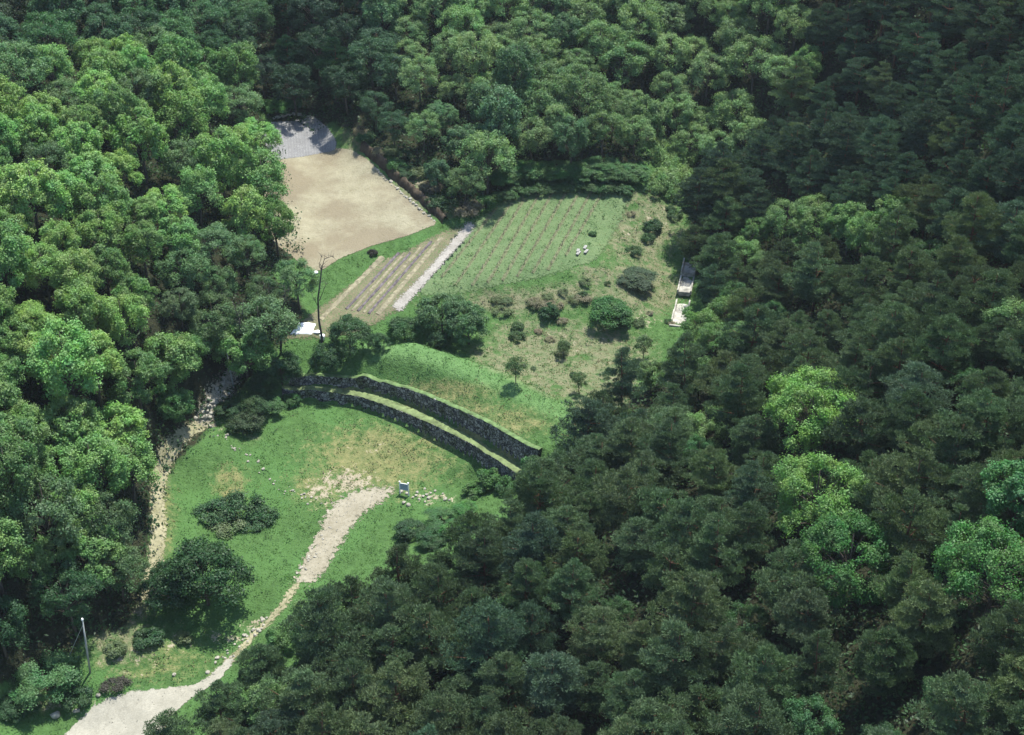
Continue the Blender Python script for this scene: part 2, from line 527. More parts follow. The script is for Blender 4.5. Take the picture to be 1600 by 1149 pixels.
def sheet_mat(name, c1, c2, sc=1.0, spots=None, ragged=1.0, bump_d=0.08, stripe=None, patch=None):
    """a surface sheet whose edge is frayed by noise (attribute 'edge' is metres inside the outline)"""
    m, nt, out = new_mat(name)
    p = pos(nt)
    a = noise(nt, 0.35 * sc, 5, 0.6, p); b = noise(nt, 2.2 * sc, 5, 0.65, p); d = noise(nt, 9.0 * sc, 3, 0.6, p)
    f = mth(nt, 'ADD', mth(nt, 'MULTIPLY', a, 0.55), mth(nt, 'MULTIPLY', b, 0.45))
    c = mixc(nt, rng01(nt, f, 0.36, 0.64), c1, c2)
    if patch: c = mixc(nt, rng01(nt, noise(nt, 0.09, 4, 0.6, p), patch[0], patch[1]), c, mixc(nt, b, patch[2], patch[3]))
    c = mixc(nt, rng01(nt, d, 0.35, 0.7, 0.0, 0.45), c, tuple(x * 0.62 for x in c1))
    if spots: c = mixc(nt, rng01(nt, noise(nt, 3.2 * sc, 2, 0.5, p), spots[0], spots[0] + 0.05), c, spots[1])
    if stripe:
        ang, per, sc_c, amt = stripe
        sx = N(nt, 'ShaderNodeSeparateXYZ'); nt.links.new(p, sx.inputs[0])
        w = mth(nt, 'ADD', mth(nt, 'MULTIPLY', sx.outputs[0], cos(ang)), mth(nt, 'MULTIPLY', sx.outputs[1], sin(ang)))
        w = mth(nt, 'ADD', w, mth(nt, 'MULTIPLY', b, per * 0.5))
        w = mth(nt, 'SINE', mth(nt, 'MULTIPLY', w, 2 * pi / per))
        c = mixc(nt, mth(nt, 'MULTIPLY', rng01(nt, w, 0.1, 0.9), amt), c, sc_c)
    e = mth(nt, 'ADD', attr(nt, 'edge'), mth(nt, 'MULTIPLY', mth(nt, 'SUBTRACT', b, 0.5), 2.6 * ragged))
    e = mth(nt, 'ADD', e, mth(nt, 'MULTIPLY', mth(nt, 'SUBTRACT', d, 0.5), 1.2 * ragged))
    al = rng01(nt, e, -0.06, 0.06)
    finish(nt, out, c, 0.95, 0.1, mth(nt, 'ADD', b, mth(nt, 'MULTIPLY', d, 0.4)), bump_d, al)
    return m

# ------------------------------------------------------------------ layout outlines, read off the photograph and laid on the ground
FALLOW = [(418,250),(527,232),(548,234),(575,250),(600,275),(640,312),(684,350),(640,368),(580,385),(530,405),(505,422),(482,426),
          (458,402),(428,380),(415,330),(412,290)]
GREYPLOT = [(412,192),(455,190),(490,183),(512,200),(526,222),(524,236),(470,246),(418,252)]
VEGPLOT = [(440,530),(470,503),(500,482),(545,448),(590,412),(630,396),(690,364),(735,351),(715,378),(690,405),(655,440),(625,480),(596,500),(560,520),(500,528)]
VINEYARD = [(738,352),(765,328),(800,308),(860,297),(930,296),(985,308),(972,340),(950,380),(930,408),(850,432),(760,450),(700,462),(660,462),(650,448),(690,408)]
ROAD = [(60,1190),(110,1140),(150,1100),(200,1082),(260,1076),(305,1070),(328,1056),(348,1038),(362,1026),(366,1032),(354,1050),(336,1068),(300,1090),(265,1120),(235,1190)]
TRACK = [(462,908),(478,872),(496,835),(516,795),(545,772),(585,762),(620,764),(596,784),(566,803),(545,830),(526,860),(508,892),(488,912)]
FOOT_L = [(322,652),(300,672),(275,692),(257,715),(248,745),(246,790),(249,830),(244,870),(236,905),(228,930)]
STONY = [(400,540),(380,560),(362,585),(345,612),(330,638),(316,658)]
WOODS = {
 'left': [(-170,95),(60,80),(330,80),(390,112),(425,180),(440,270),(462,330),(452,362),(418,378),(440,405),(470,430),(466,455),(432,492),(392,530),(345,590),(305,640),(245,690),(228,730),(226,800),(215,880),(-170,880)],
 'back': [(-170,-170),(560,-170),(560,60),(500,165),(425,150),(390,108),(330,76),(60,76),(-170,91)],
 'top': [(560,-170),(1270,-170),(1240,120),(1180,235),(1085,240),(1070,215),(1020,205),(990,215),(900,215),(830,218),(775,262),(735,292),(690,262),(650,226),(604,196),(556,170),(515,145),(560,60)],
 'right': [(1270,-170),(1780,-170),(1780,1330),(165,1330),(248,1150),(340,1088),(432,1004),(538,938),(622,890),(730,852),(792,800),(836,748),(865,690),(925,655),(955,600),(1030,550),(1075,520),(1112,470),(1105,430),(1075,340),(1090,260),(1180,240),(1240,120)],
 'corner': [(-170,880),(208,880),(190,930),(120,945),(95,985),(40,1015),(-170,1030)],
}
SHEETS_PX = [FALLOW, GREYPLOT, VEGPLOT, VINEYARD, ROAD, TRACK]

def ground_poly(px, dens=6):
    p = np.asarray(px, float)
    p = np.concatenate([p, p[:1]])
    q = resample(p, dens)[:-1]
    return G(q[:, 0], q[:, 1])[:, :2]

# ------------------------------------------------------------------ ground
UU, VV = proj(np.stack([XX, YY, ZZ], -1))
front = (YY > 60) & (YY < 300)
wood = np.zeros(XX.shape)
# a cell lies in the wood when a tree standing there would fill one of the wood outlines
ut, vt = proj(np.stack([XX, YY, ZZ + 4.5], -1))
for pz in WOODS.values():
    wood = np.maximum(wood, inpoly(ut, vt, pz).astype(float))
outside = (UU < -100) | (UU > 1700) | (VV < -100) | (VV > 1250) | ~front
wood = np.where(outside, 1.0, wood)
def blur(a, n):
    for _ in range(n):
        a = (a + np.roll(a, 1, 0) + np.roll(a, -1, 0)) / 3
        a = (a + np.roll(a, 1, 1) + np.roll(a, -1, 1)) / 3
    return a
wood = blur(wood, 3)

def blobs(lst):
    o = np.zeros(XX.shape)
    for u, v, ru, rv, s in lst:
        o = np.maximum(o, s * np.clip(1.25 - np.hypot((UU - u) / ru, (VV - v) / rv) * 0.75, 0, 1))
    return np.where(front, o, 0)
soil = blobs([(540,752,55,22,.62),(500,770,28,24,.55),(575,700,50,16,.30),(680,780,38,12,.52),(440,520,40,12,.7),(320,665,28,12,.7),(228,770,22,60,.42),
              (240,880,22,50,.5),(200,960,30,22,.5),(215,1030,60,22,.48),(270,1000,40,18,.42),(100,1100,50,16,.42),(20,1075,30,20,.4),(350,995,34,12,.5),(395,975,20,10,.6),
              (920,540,50,20,.3),(1015,345,46,28,.36),(1010,495,24,26,.4),(860,520,50,12,.3),(905,600,40,20,.3),(650,285,22,16,.5),(520,175,20,12,.5),(470,180,46,7,.7),(985,370,30,20,.35)])
dry = blobs([(580,710,110,55,.62),(500,760,60,40,.6),(700,740,70,30,.4),(360,755,36,34,.62),(690,610,120,22,.6),(800,660,80,34,.58),(740,640,60,26,.55),(560,612,110,8,.8),(640,640,60,8,.85),(720,680,70,12,.9),(780,715,40,14,.9),
             (860,360,120,60,.34),(700,430,60,30,.45),(640,820,40,20,.2),(250,800,30,120,.6),(230,1030,130,50,.5),(960,350,40,60,.5),(820,590,70,22,.45)])
brush = blobs([(790,470,70,20,.9),(880,462,60,20,.8),(1000,360,70,60,.85),(1000,450,70,50,.85),(900,560,120,60,.85),(820,540,70,50,.7),(930,430,40,20,.7),(960,610,50,40,.8),(640,470,60,20,.4),
               (650,300,40,40,.8),(560,215,40,40,.6),(190,1000,60,50,.7),(60,1090,70,30,.6),(210,940,40,40,.7),(700,330,40,14,.6),(1040,250,40,60,.3),(390,650,30,50,.5),(690,810,60,20,.35)])
MOUND = [(470,600),(560,556),(600,546),(640,541),(700,562),(780,589),(840,619),(905,657),(850,720),(820,700),(700,640),(600,600)]
inm = inpoly(UU, VV, MOUND) & front
brush = np.where(inm, 0, np.maximum(brush, blobs([(800,572,60,18,.8),(870,606,60,18,.85),(925,640,40,22,.85),(760,555,30,20,.7)])))
brush = blur(brush, 1)
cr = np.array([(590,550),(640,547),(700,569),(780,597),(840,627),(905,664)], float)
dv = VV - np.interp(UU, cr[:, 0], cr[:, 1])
fresh = np.where(front & (UU > 560) & (UU < 930), 0.8 * np.exp(-(dv / 20) ** 2), 0)  # sunlight along the crest, painted in as a lighter grass band
fresh = blur(fresh, 2)  # painted crest sunlight, softened
dry = np.maximum(dry, blobs([(590,720,120,60,.75),(600,690,60,24,.7)]))
i0 = np.arange(len(GY) - 1)[:, None] * len(GX) + np.arange(len(GX) - 1)[None]
quads = np.stack([i0, i0 + 1, i0 + len(GX) + 1, i0 + len(GX)], -1).reshape(-1, 4)
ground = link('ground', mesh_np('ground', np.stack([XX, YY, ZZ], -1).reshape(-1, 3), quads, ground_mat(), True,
                                {'soil': soil, 'dry': dry, 'brush': brush, 'wood': wood, 'fresh': fresh}))  # 'fresh' carries the painted sunlight on the crest
struct(ground, 'grassy valley floor and wooded slopes')

def sheet(name, outline, mat, lift, label=None, line=None, width=1.0):
    """cells of the ground grid inside an outline (or along a line), raised a little above the ground"""
    pts = outline if line is None else line
    lo = pts.min(0) - 3; hi = pts.max(0) + 3
    ix = np.where((GX > lo[0]) & (GX < hi[0]))[0]; iy = np.where((GY > lo[1]) & (GY < hi[1]))[0]
    x = XX[np.ix_(iy, ix)]; y = YY[np.ix_(iy, ix)]; z = ZZ[np.ix_(iy, ix)]
    if line is None: sd = poly_sdf(x, y, [tuple(p) for p in pts])
    else: sd = width / 2 - seg_dist(x, y, [tuple(p) for p in pts])[0]
    nx = len(ix)
    q = (np.arange(len(iy) - 1)[:, None] * nx + np.arange(nx - 1)[None])
    q = np.stack([q, q + 1, q + nx + 1, q + nx], -1).reshape(-1, 4)
    keep = (sd.ravel()[q] > -0.6).any(1)
    q = q[keep]
    used = np.unique(q); remap = np.zeros(sd.size, int); remap[used] = np.arange(len(used))
    v = np.stack([x, y, z + lift], -1).reshape(-1, 3)[used]
    o = link(name, mesh_np(name, v, remap[q], mat, True, {'edge': sd.ravel()[used]}))
    return struct(o, label)

MS_SAND = sheet_mat('sandy_track', (0.195, 0.175, 0.12), (0.33, 0.305, 0.235), 1.0, None, 1.5, 0.03)
MS_ROAD = sheet_mat('dirt_road', (0.245, 0.235, 0.19), (0.35, 0.335, 0.275), 0.7, None, 0.45, 0.02)
MS_PATH = sheet_mat('foot_path', (0.17, 0.165, 0.09), (0.37, 0.34, 0.22), 1.3, None, 0.8)
MS_FALLOW = sheet_mat('fallow_straw_soil', (0.235, 0.215, 0.142), (0.33, 0.31, 0.215), 1.6, None, 0.2, 0.12,
                      patch=(0.44, 0.56, (0.175, 0.148, 0.098), (0.235, 0.203, 0.138)))
MS_GREY = sheet_mat('plastic_mulched_plot', (0.165, 0.165, 0.163), (0.255, 0.255, 0.25), 2.4, (0.63, (0.36, 0.36, 0.36)), 0.3, 0.08, stripe=(0.15, 0.42, (0.12, 0.125, 0.13), 0.3))
MS_VEG = sheet_mat('vegetable_beds', (0.105, 0.105, 0.058), (0.205, 0.18, 0.115), 1.6, (0.56, (0.075, 0.125, 0.045)), 0.9)
MS_VINE = sheet_mat('vineyard_grass', (0.088, 0.145, 0.060), (0.15, 0.205, 0.095), 1.2, None, 0.9, 0.2)

sheet('fallow_field', ground_poly(FALLOW), MS_FALLOW, 0.05, 'pale straw coloured fallow field')
sheet('mulched_plot', ground_poly(GREYPLOT), MS_GREY, 0.075, 'grey plot of plastic mulch rows behind the fallow field')
sheet('vegetable_plot', ground_poly(VEGPLOT), MS_VEG, 0.05, 'brown vegetable plot with dark strips')
sheet('vineyard_field', ground_poly(VINEYARD), MS_VINE, 0.05, 'green field crossed by rows of young vines')
sheet('dirt_road', ground_poly(ROAD), MS_ROAD, 0.05, 'pale dirt road in the bottom left corner')
sheet('dirt_track', ground_poly(TRACK), MS_SAND, 0.05, 'pale sandy track leading up to the lawn')
fp = chaikin(G(*np.array(FOOT_L, float).T), 2)
stp = chaikin(G(*np.array(STONY, float).T), 2)
sheet('footpath', None, MS_PATH, 0.05, 'sandy footpath along the foot of the left wood', line=fp[:, :2], width=1.35)
sheet('stony_path', None, MS_SAND, 0.06, 'stony path climbing between trees', line=stp[:, :2], width=1.3)
link_px = [(352,1040),(372,1020),(390,1000),(405,984),(425,966),(445,945),(462,915)]
lk = chaikin(G(*np.array(link_px, float).T), 2)
sheet('worn_path', None, MS_PATH, 0.045, 'worn path joining the road and the sandy track', line=lk[:, :2], width=0.8)
bd = chaikin(G(*np.array([(622,480),(650,450),(677,422),(705,388),(734,354)], float).T), 2)
MS_PALE = sheet_mat('pale_sand_strip', (0.23, 0.215, 0.185), (0.36, 0.34, 0.305), 2.0, None, 0.8)
sheet('field_path', None, MS_PALE, 0.09, 'pale bare strip between vegetable plot and vineyard', line=bd[:, :2], width=1.25)

# ------------------------------------------------------------------ stone retaining walls
def wall_mat():
    m, nt, out = new_mat('dry_stone')
    p = nt.nodes.new('ShaderNodeTexCoord').outputs['Object']
    v = N(nt, 'ShaderNodeTexVoronoi', ins={'Scale': 2.6, 'Randomness': 0.9}); nt.links.new(p, v.inputs['Vector'])
    e = N(nt, 'ShaderNodeTexVoronoi', feature='DISTANCE_TO_EDGE', ins={'Scale': 2.6, 'Randomness': 0.9}); nt.links.new(p, e.inputs['Vector'])
    sp = N(nt, 'ShaderNodeSeparateColor'); nt.links.new(v.outputs['Color'], sp.inputs[0])
    c = mixc(nt, sp.outputs[0], (0.075, 0.075, 0.08), (0.33, 0.32, 0.29))
    c = mixc(nt, rng01(nt, noise(nt, 0.5, 4, 0.6, p), 0.5, 0.62), c, (0.10, 0.115, 0.07))
    c = mixc(nt, rng01(nt, e.outputs['Distance'], 0.02, 0.09), (0.015, 0.015, 0.015), c)
    finish(nt, out, c, 0.95, 0.1, rng01(nt, e.outputs['Distance'], 0, 0.14), 0.12)
    return m
M_WALL = wall_mat()
M_TOPGRASS = plain_mat('ledge_turf', (0.125, 0.165, 0.068), 0.45, 1.3)
M_MOUNDGRASS = plain_mat('bank_turf', (0.095, 0.150, 0.055), 0.5, 1.3)

def build_wall(c, ztop, zfoot, label, turf, tmat):
    n = len(c)
    tx = np.gradient(c[:, 0]); ty = np.gradient(c[:, 1]); L = np.hypot(tx, ty); nx, ny = -ty / L, tx / L
    cc = resample(np.stack([c[:, 0], c[:, 1], ztop, zfoot, nx, ny], 1), 0.22)
    rows = 14
    v = []; T = []; r = np.random.default_rng(5)
    for i, (x, y, zt, zf, ax, ay) in enumerate(cc):
        zt = max(zt, zf + 0.25) + 0.015 * r.normal()
        for k in range(rows):
            t = k / (rows - 1)
            z = (zf - 0.5) + (zt - zf + 0.5) * t
            off = -0.02 + 0.16 * t + r.normal() * 0.022                      # battered face leaning into the bank
            v.append((x + ax * off, y + ay * off, z))
        v.append((x + ax * 0.36, y + ay * 0.36, zt + 0.01))
        v.append((x + ax * 0.40, y + ay * 0.40, zf - 0.5))
        T.append([(x + ax * o, y + ay * o, zt + dz + r.normal() * 0.03) for o, dz in turf])
    R = rows + 2
    f = []
    for i in range(len(cc) - 1):
        for k in range(R - 1):
            f.append((i * R + k, (i + 1) * R + k, (i + 1) * R + k + 1, i * R + k + 1))
    f.append(tuple(range(R))); f.append(tuple((len(cc) - 1) * R + k for k in range(R))[::-1])
    o = link('stone_wall', mesh_np('stone_wall', np.array(v), f, M_WALL))
    tv = np.array(T); m = tv.shape[0]
    q = (np.arange(m - 1)[:, None] * 5 + np.arange(4)[None]); q = np.stack([q, q + 5, q + 6, q + 1], -1).reshape(-1, 4)
    link('turf', mesh_np('turf', tv.reshape(-1, 3), q[:, ::-1], tmat, True), o)
    return tag(o, label, 'stone wall', 'curved stone retaining walls below the grassy bank')

def zmed(c, d, stat):
    """ground level beside a wall, read d metres uphill"""
    tx = np.gradient(c[:, 0]); ty = np.gradient(c[:, 1]); L = np.hypot(tx, ty)
    return hgt(c[:, 0] - ty / L * d, c[:, 1] + tx / L * d)
build_wall(LOW, zmed(LOW, 0.9, 0) + 0.04, zmed(LOW, -0.35, 0), 'lower curved dry stone wall rising directly from the lawn',
           ((0.16, 0.02), (0.26, 0.08), (0.7, 0.09), (1.2, 0.05), (1.7, -0.14)), M_TOPGRASS)
build_wall(UP, zmed(UP, 0.9, 0) + 0.04, zmed(UP, -0.35, 0), 'upper and taller curved dry stone wall above the narrow grass ledge',
           ((0.12, 0.01), (0.20, 0.06), (0.4, 0.07), (0.7, 0.03), (0.95, -0.12)), M_MOUNDGRASS)

# ------------------------------------------------------------------ foliage builders
def rand_dirs(n, r):
    d = r.normal(size=(n, 3)); return d / np.linalg.norm(d, axis=1, keepdims=True)

def leaves(c, nrm, ln, wd, r):
    """one leaf-shaped quad per centre"""
    n = len(c)
    nrm = nrm / (np.linalg.norm(nrm, axis=1, keepdims=True) + 1e-9)
    t = np.cross(nrm, rand_dirs(n, r)); t /= (np.linalg.norm(t, axis=1, keepdims=True) + 1e-9)
    b = np.cross(nrm, t)
    ln = np.asarray(ln)[:, None]; wd = np.asarray(wd)[:, None]
    v = np.stack([c + t * ln * .5, c + b * wd * .5, c - t * ln * .5, c - b * wd * .5], 1).reshape(-1, 3)
    return v, np.arange(4 * n).reshape(-1, 4)

def broad_crown(seed, H, R, lobes=12, clumps=13, per=80, leaf=0.26, low=0.28, spread=0.58, lobe_r=0.42, clump_r=(0.38, 0.72), squash=1.0, fringe=0.3):
    r = np.random.default_rng(seed)
    zc = H * (low + 1) / 2; hz = H * (1 - low) / 2
    C = []; LC = []
    for i in range(lobes):
        a = i * 2.399 + r.uniform(-.4, .4); t = (i + 0.5) / lobes
        zz = -0.60 + 1.45 * t ** 0.85 + r.uniform(-.14, .14)
        rr = math.sqrt(max(0.05, 1 - min(1, abs(zz)) ** 2)) * spread * r.uniform(.6, 1.2)
        lc = np.array([R * rr * cos(a), R * rr * sin(a), zc + hz * zz * 0.66])
        lr = R * lobe_r * r.uniform(0.75, 1.2)
        LC.append(lc)
        d = rand_dirs(clumps, r)
        outw = lc - np.array([0, 0, zc - 0.2 * hz]); outw /= np.linalg.norm(outw) + 1e-6
        d = d + outw * 0.75 + np.array([0, 0, 0.35]); d /= np.linalg.norm(d, axis=1, keepdims=True)
        C.append(lc + d * lr * r.uniform(0.75, 1.1, (clumps, 1)) * np.array([1, 1, 0.9]))
    C = np.concatenate(C)
    cr = r.uniform(*clump_r, len(C))
    n = per * len(C)
    ci = np.repeat(np.arange(len(C)), per)
    d = rand_dirs(n, r) + np.array([0, 0, 0.35])
    d /= np.linalg.norm(d, axis=1, keepdims=True)
    rad = cr[ci] * (1 - fringe + r.uniform(0, 2 * fringe, n) ** 1.3 * 0.9)
    P = C[ci] + d * rad[:, None] * np.array([1, 1, 0.8 * squash])
    nr = d * 0.9 + np.array([0, 0, 0.45]) + r.normal(size=(n, 3)) * 0.55
    s = leaf * r.uniform(0.65, 1.35, n)
    v, f = leaves(P, nr, s, s * r.uniform(0.55, 0.8, n), r)
    return v, f, np.array(LC)

def trunk_mesh(name, H, LC, r0, mat, seed, bare=0.3):
    r = random.Random(seed)
    mb = MB()
    bx, by = r.uniform(-.3, .3), r.uniform(-.3, .3)
    mb.tube([(0, 0, -0.5), (bx * .2, by * .2, H * .18), (bx * .7, by * .7, H * .42), (bx, by, H * .68), (bx * .8, by * 1.1, H * .88)],
            [r0 * 1.25, r0, r0 * .78, r0 * .45, r0 * .12], 8)
    for lc in LC:
        z0 = min(H * .6, max(H * bare, lc[2] - H * .28))
        k = z0 / (H * .68)
        p0 = Vector((bx * k, by * k, z0)); p1 = Vector(lc)
        m = p0.lerp(p1, .5) + Vector((r.uniform(-.2, .2), r.uniform(-.2, .2), .15))
        mb.tube([p0, m, p1], [r0 * .38, r0 * .24, r0 * .07], 5)
    return mb.mesh(name, mat, True)

def pine_crown(seed, H, R, whorls=7, per_clump=48, base=0.28, flat=0.30, blade=0.29):
    r = np.random.default_rng(seed)
    C = []; S = []; BR = []
    lean = r.normal(size=2) * 0.35
    for w in range(whorls):
        t = w / (whorls - 1)
        z = H * (base + (0.95 - base) * t) + r.uniform(-.15, .15)
        prof = (1 - t ** 2.8) * 0.86 + 0.16
        prof *= (0.66 + 0.34 * min(1, t * 3.5)) * r.uniform(.8, 1.15)
        nb = int(round(3.4 + 2.4 * (1 - t)))
        a0 = r.uniform(0, 6.28); cx0 = lean * t
        for k in range(nb):
            if r.uniform() < 0.10: continue
            a = a0 + 2 * pi * k / nb + r.uniform(-.5, .5)
            L = R * prof * r.uniform(0.55, 1.2)
            tip = np.array([cx0[0] + L * cos(a), cx0[1] + L * sin(a), z + 0.16 * L + r.uniform(-.3, .35)])
            BR.append((z - 0.15 * L, tip))
            for q, sc in ((1.0, 0.85), (0.72, 1.0), (0.42, 0.8)):
                if q < 0.5 and L < 1.2: continue
                for side in ((-1, 0, 1) if q > 0.9 and L > 1.7 else (-1, 1) if q > .6 and L > 1.1 else (0,)):
                    off = side * 0.30 * L * r.uniform(.7, 1.2)
                    C.append((tip[0] * q - sin(a) * off, tip[1] * q + cos(a) * off, z + (tip[2] - z) * q + r.uniform(-.14, .14)))
                    S.append(sc * r.uniform(0.36, 0.70))
    for _ in range(3):
        C.append((lean[0] + r.normal() * .25, lean[1] + r.normal() * .25, H * r.uniform(.93, 1.0))); S.append(0.32)
    C = np.array(C); S = np.array(S)
    n = per_clump * len(C); ci = np.repeat(np.arange(len(C)), per_clump)
    d = rand_dirs(n, r); d[:, 2] = np.abs(d[:, 2]) * 0.9 - 0.15
    P = C[ci] + d * (S[ci] * r.uniform(0.25, 1.1, n))[:, None] * np.array([1.1, 1.1, flat])
    # each shoot: needle brushes splayed outwards and up
    k = 4
    P4 = np.repeat(P, k, 0)
    ax = np.repeat(d * np.array([.8, .8, .4]) + np.array([0, 0, 0.7]), k, 0) + r.normal(size=(n * k, 3)) * 0.5
    ax /= np.linalg.norm(ax, axis=1, keepdims=True)
    sd = np.cross(ax, rand_dirs(n * k, r)); sd /= np.linalg.norm(sd, axis=1, keepdims=True)
    ln = (blade * r.uniform(.6, 1.3, n * k))[:, None]; wd = (blade * 0.105 * r.uniform(.7, 1.3, n * k))[:, None]
    v = np.stack([P4, P4 + ax * ln * .55 + sd * wd, P4 + ax * ln, P4 + ax * ln * .55 - sd * wd], 1).reshape(-1, 3)
    return v, np.arange(4 * n * k).reshape(-1, 4), BR

def pine_trunk(name, H, BR, seed):
    r = random.Random(seed); mb = MB(); r0 = 0.15
    mb.tube([(0, 0, -.5), (.1, .05, H * .25), (-.05, .1, H * .5), (.05, 0, H * .75), (0, 0, H * .98)], [r0 * 1.2, r0, r0 * .75, r0 * .42, .03], 8)
    for z0, tip in BR:
        p1 = Vector(tip); p0 = Vector((0, 0, max(H * .2, z0)))
        m = p0.lerp(p1, .55) + Vector((0, 0, -.06))
        mb.tube([p0, m, p1], [.055, .035, .012], 4, False)
    return mb.mesh(name, M_PINEBARK, True)

PROTO = {}
def add_proto(kind, crown_me, trunk_me, H, R):
    PROTO.setdefault(kind, []).append((crown_me, trunk_me, H, R))

for k in range(6):     # full rounded broadleaf trees of the left hillside
    H = [8.2, 9.0, 7.4, 8.6, 9.6, 7.0][k]; R = [3.2, 3.0, 3.1, 3.5, 3.1, 2.8][k]
    v, f, LC = broad_crown(100 + k, H, R, 26, 9, 72, 0.21, 0.10, 0.76, 0.27, (0.26, 0.60), 1.15, 0.45)
    add_proto('round', mesh_np('round_crown', v, f, M_BROAD), trunk_mesh('round_trunk', H, LC, 0.17, M_BARK, k), H, R)
for k in range(3):     # taller, narrower, more broken crowns
    H = [10.2, 9.4, 11.0][k]; R = [2.7, 2.4, 2.9][k]
    v, f, LC = broad_crown(150 + k, H, R, 26, 8, 76, 0.21, 0.12, 0.82, 0.30, (0.28, 0.70), 1.25, 0.5)
    add_proto('round', mesh_np('tall_crown', v, f, M_BROAD), trunk_mesh('tall_trunk', H, LC, 0.17, M_BARK, 15 + k), H, R)
for k in range(5):     # loose feathery trees of the upper wood
    H = [8.4, 9.2, 7.6, 8.8, 8.0][k]; R = [3.2, 2.9, 3.0, 3.4, 3.1][k]
    v, f, LC = broad_crown(200 + k, H, R, 26, 9, 66, 0.18, 0.16, 0.84, 0.25, (0.26, 0.66), 0.8, 0.65)
    add_proto('loose', mesh_np('loose_crown', v, f, M_BROAD), trunk_mesh('loose_trunk', H, LC, 0.14, M_BARK, 20 + k), H, R)
for k in range(5):     # trees leafy down to the ground, for the clearing
    H = [6.0, 5.4, 6.6, 5.8, 6.2][k]; R = [3.3, 3.0, 3.2, 3.5, 3.0][k]
    v, f, LC = broad_crown(250 + k, H, R, 17, 12, 90, 0.20, 0.02, 0.66, 0.34, (0.35, 0.75), 0.85, 0.45)
    add_proto('low', mesh_np('low_crown', v, f, M_BROAD), trunk_mesh('low_trunk', H, LC, 0.13, M_BARK, 30 + k, 0.1), H, R)
for k in range(3):     # big full trees with fine leaves
    H = [7.4, 6.8, 7.8][k]; R = [3.5, 3.3, 3.6][k]
    v, f, LC = broad_crown(270 + k, H, R, 28, 10, 100, 0.145, 0.06, 0.78, 0.27, (0.26, 0.62), 1.1, 0.45)
    add_proto('fine', mesh_np('full_crown', v, f, M_BROAD), trunk_mesh('full_trunk', H, LC, 0.15, M_BARK, 35 + k, 0.1), H, R)
for k in range(9):     # pines
    H = [8.6, 9.6, 7.6, 8.4, 10.2, 7.0, 9.0, 8.0, 9.8][k]; R = [3.0, 2.8, 3.2, 3.4, 2.9, 3.1, 3.0, 3.5, 3.2][k]
    v, f, BR = pine_crown(300 + k, H, R, [7, 8, 6, 7, 8, 6, 8, 6, 8][k], 48)
    add_proto('pine', mesh_np('pine_crown', v, f, M_NEEDLE), pine_trunk('pine_trunk', H, BR, 40 + k), H, R)
for k in range(4):     # shrubs, one metre tall and two wide before scaling
    v, f, LC = broad_crown(400 + k, 1.0, 1.0, 9, 9, 64, 0.13, 0.05, 0.62, 0.36, (0.16, 0.30), 0.9, 0.4)
    mb = MB()
    for lc in LC[:6]: mb.tube([(0, 0, -.1), tuple(lc * np.array([.4, .4, .5])), tuple(lc)], [.03, .02, .008], 4, False)
    add_proto('bush', mesh_np('bush_foliage', v, f, M_BROAD), mb.mesh('bush_stems', M_BARK), 1.0, 1.0)

for k in range(4):     # dry twiggy brush
    v, f, LC = broad_crown(450 + k, 1.0, 1.0, 11, 10, 30, 0.12, 0.0, 0.72, 0.34, (0.14, 0.34), 0.8, 0.7)
    mb = MB()
    for lc in LC: mb.tube([(0, 0, -.1), tuple(lc * np.array([.5, .5, .5])), tuple(lc * 1.15)], [.02, .014, .005], 4, False)
    add_proto('brush', mesh_np('brush_foliage', v, f, M_BROAD), mb.mesh('brush_stems', M_POSTW), 1.0, 1.0)
for k in range(3):
    v, f, LC = broad_crown(470 + k, 4.0, 1.25, 12, 8, 26, 0.17, 0.22, 0.75, 0.34, (0.25, 0.5), 1.0, 0.6)
    add_proto('sapling', mesh_np('sapling_crown', v, f, M_BROAD), trunk_mesh('sapling_trunk', 4.0, LC, 0.07, M_BARK, 70 + k), 4.0, 1.25)
MEMBER = []     # every tree or bush placed: (root, u, v, dict)
def plant(kind, idx, x, y, col, scale=1.0, sz=None, name='tree', label=None, cat='tree', group=None, info=None, rz=None):
    crown, trunk, H, R = PROTO[kind][idx % len(PROTO[kind])]
    z = float(hgt(x, y))
    root = empty(name, (x, y, z), rz=random.uniform(0, 6.28) if rz is None else rz)
    s = scale; root.scale = (s, s, s * (sz or 1.0))
    root.rotation_euler = (random.uniform(-.05, .05), random.uniform(-.05, .05), root.rotation_euler[2])
    c = link('foliage' if kind in ('bush', 'brush') else 'crown', crown, root)
    c.color = (*col, 1)
    link('stem' if kind in ('bush', 'brush') else 'trunk', trunk, root)
    if label: tag(root, label, cat, group)
    u, v = proj((x, y, z + H * s * (sz or 1) * 0.62))
    MEMBER.append((root, float(u), float(v), info or {}))
    return root

def jit(c, a=0.18, r=random):
    k = 1 + r.uniform(-a, a); return tuple(max(0.004, ch * k * (1 + r.uniform(-a * .2, a * .2))) for ch in c)

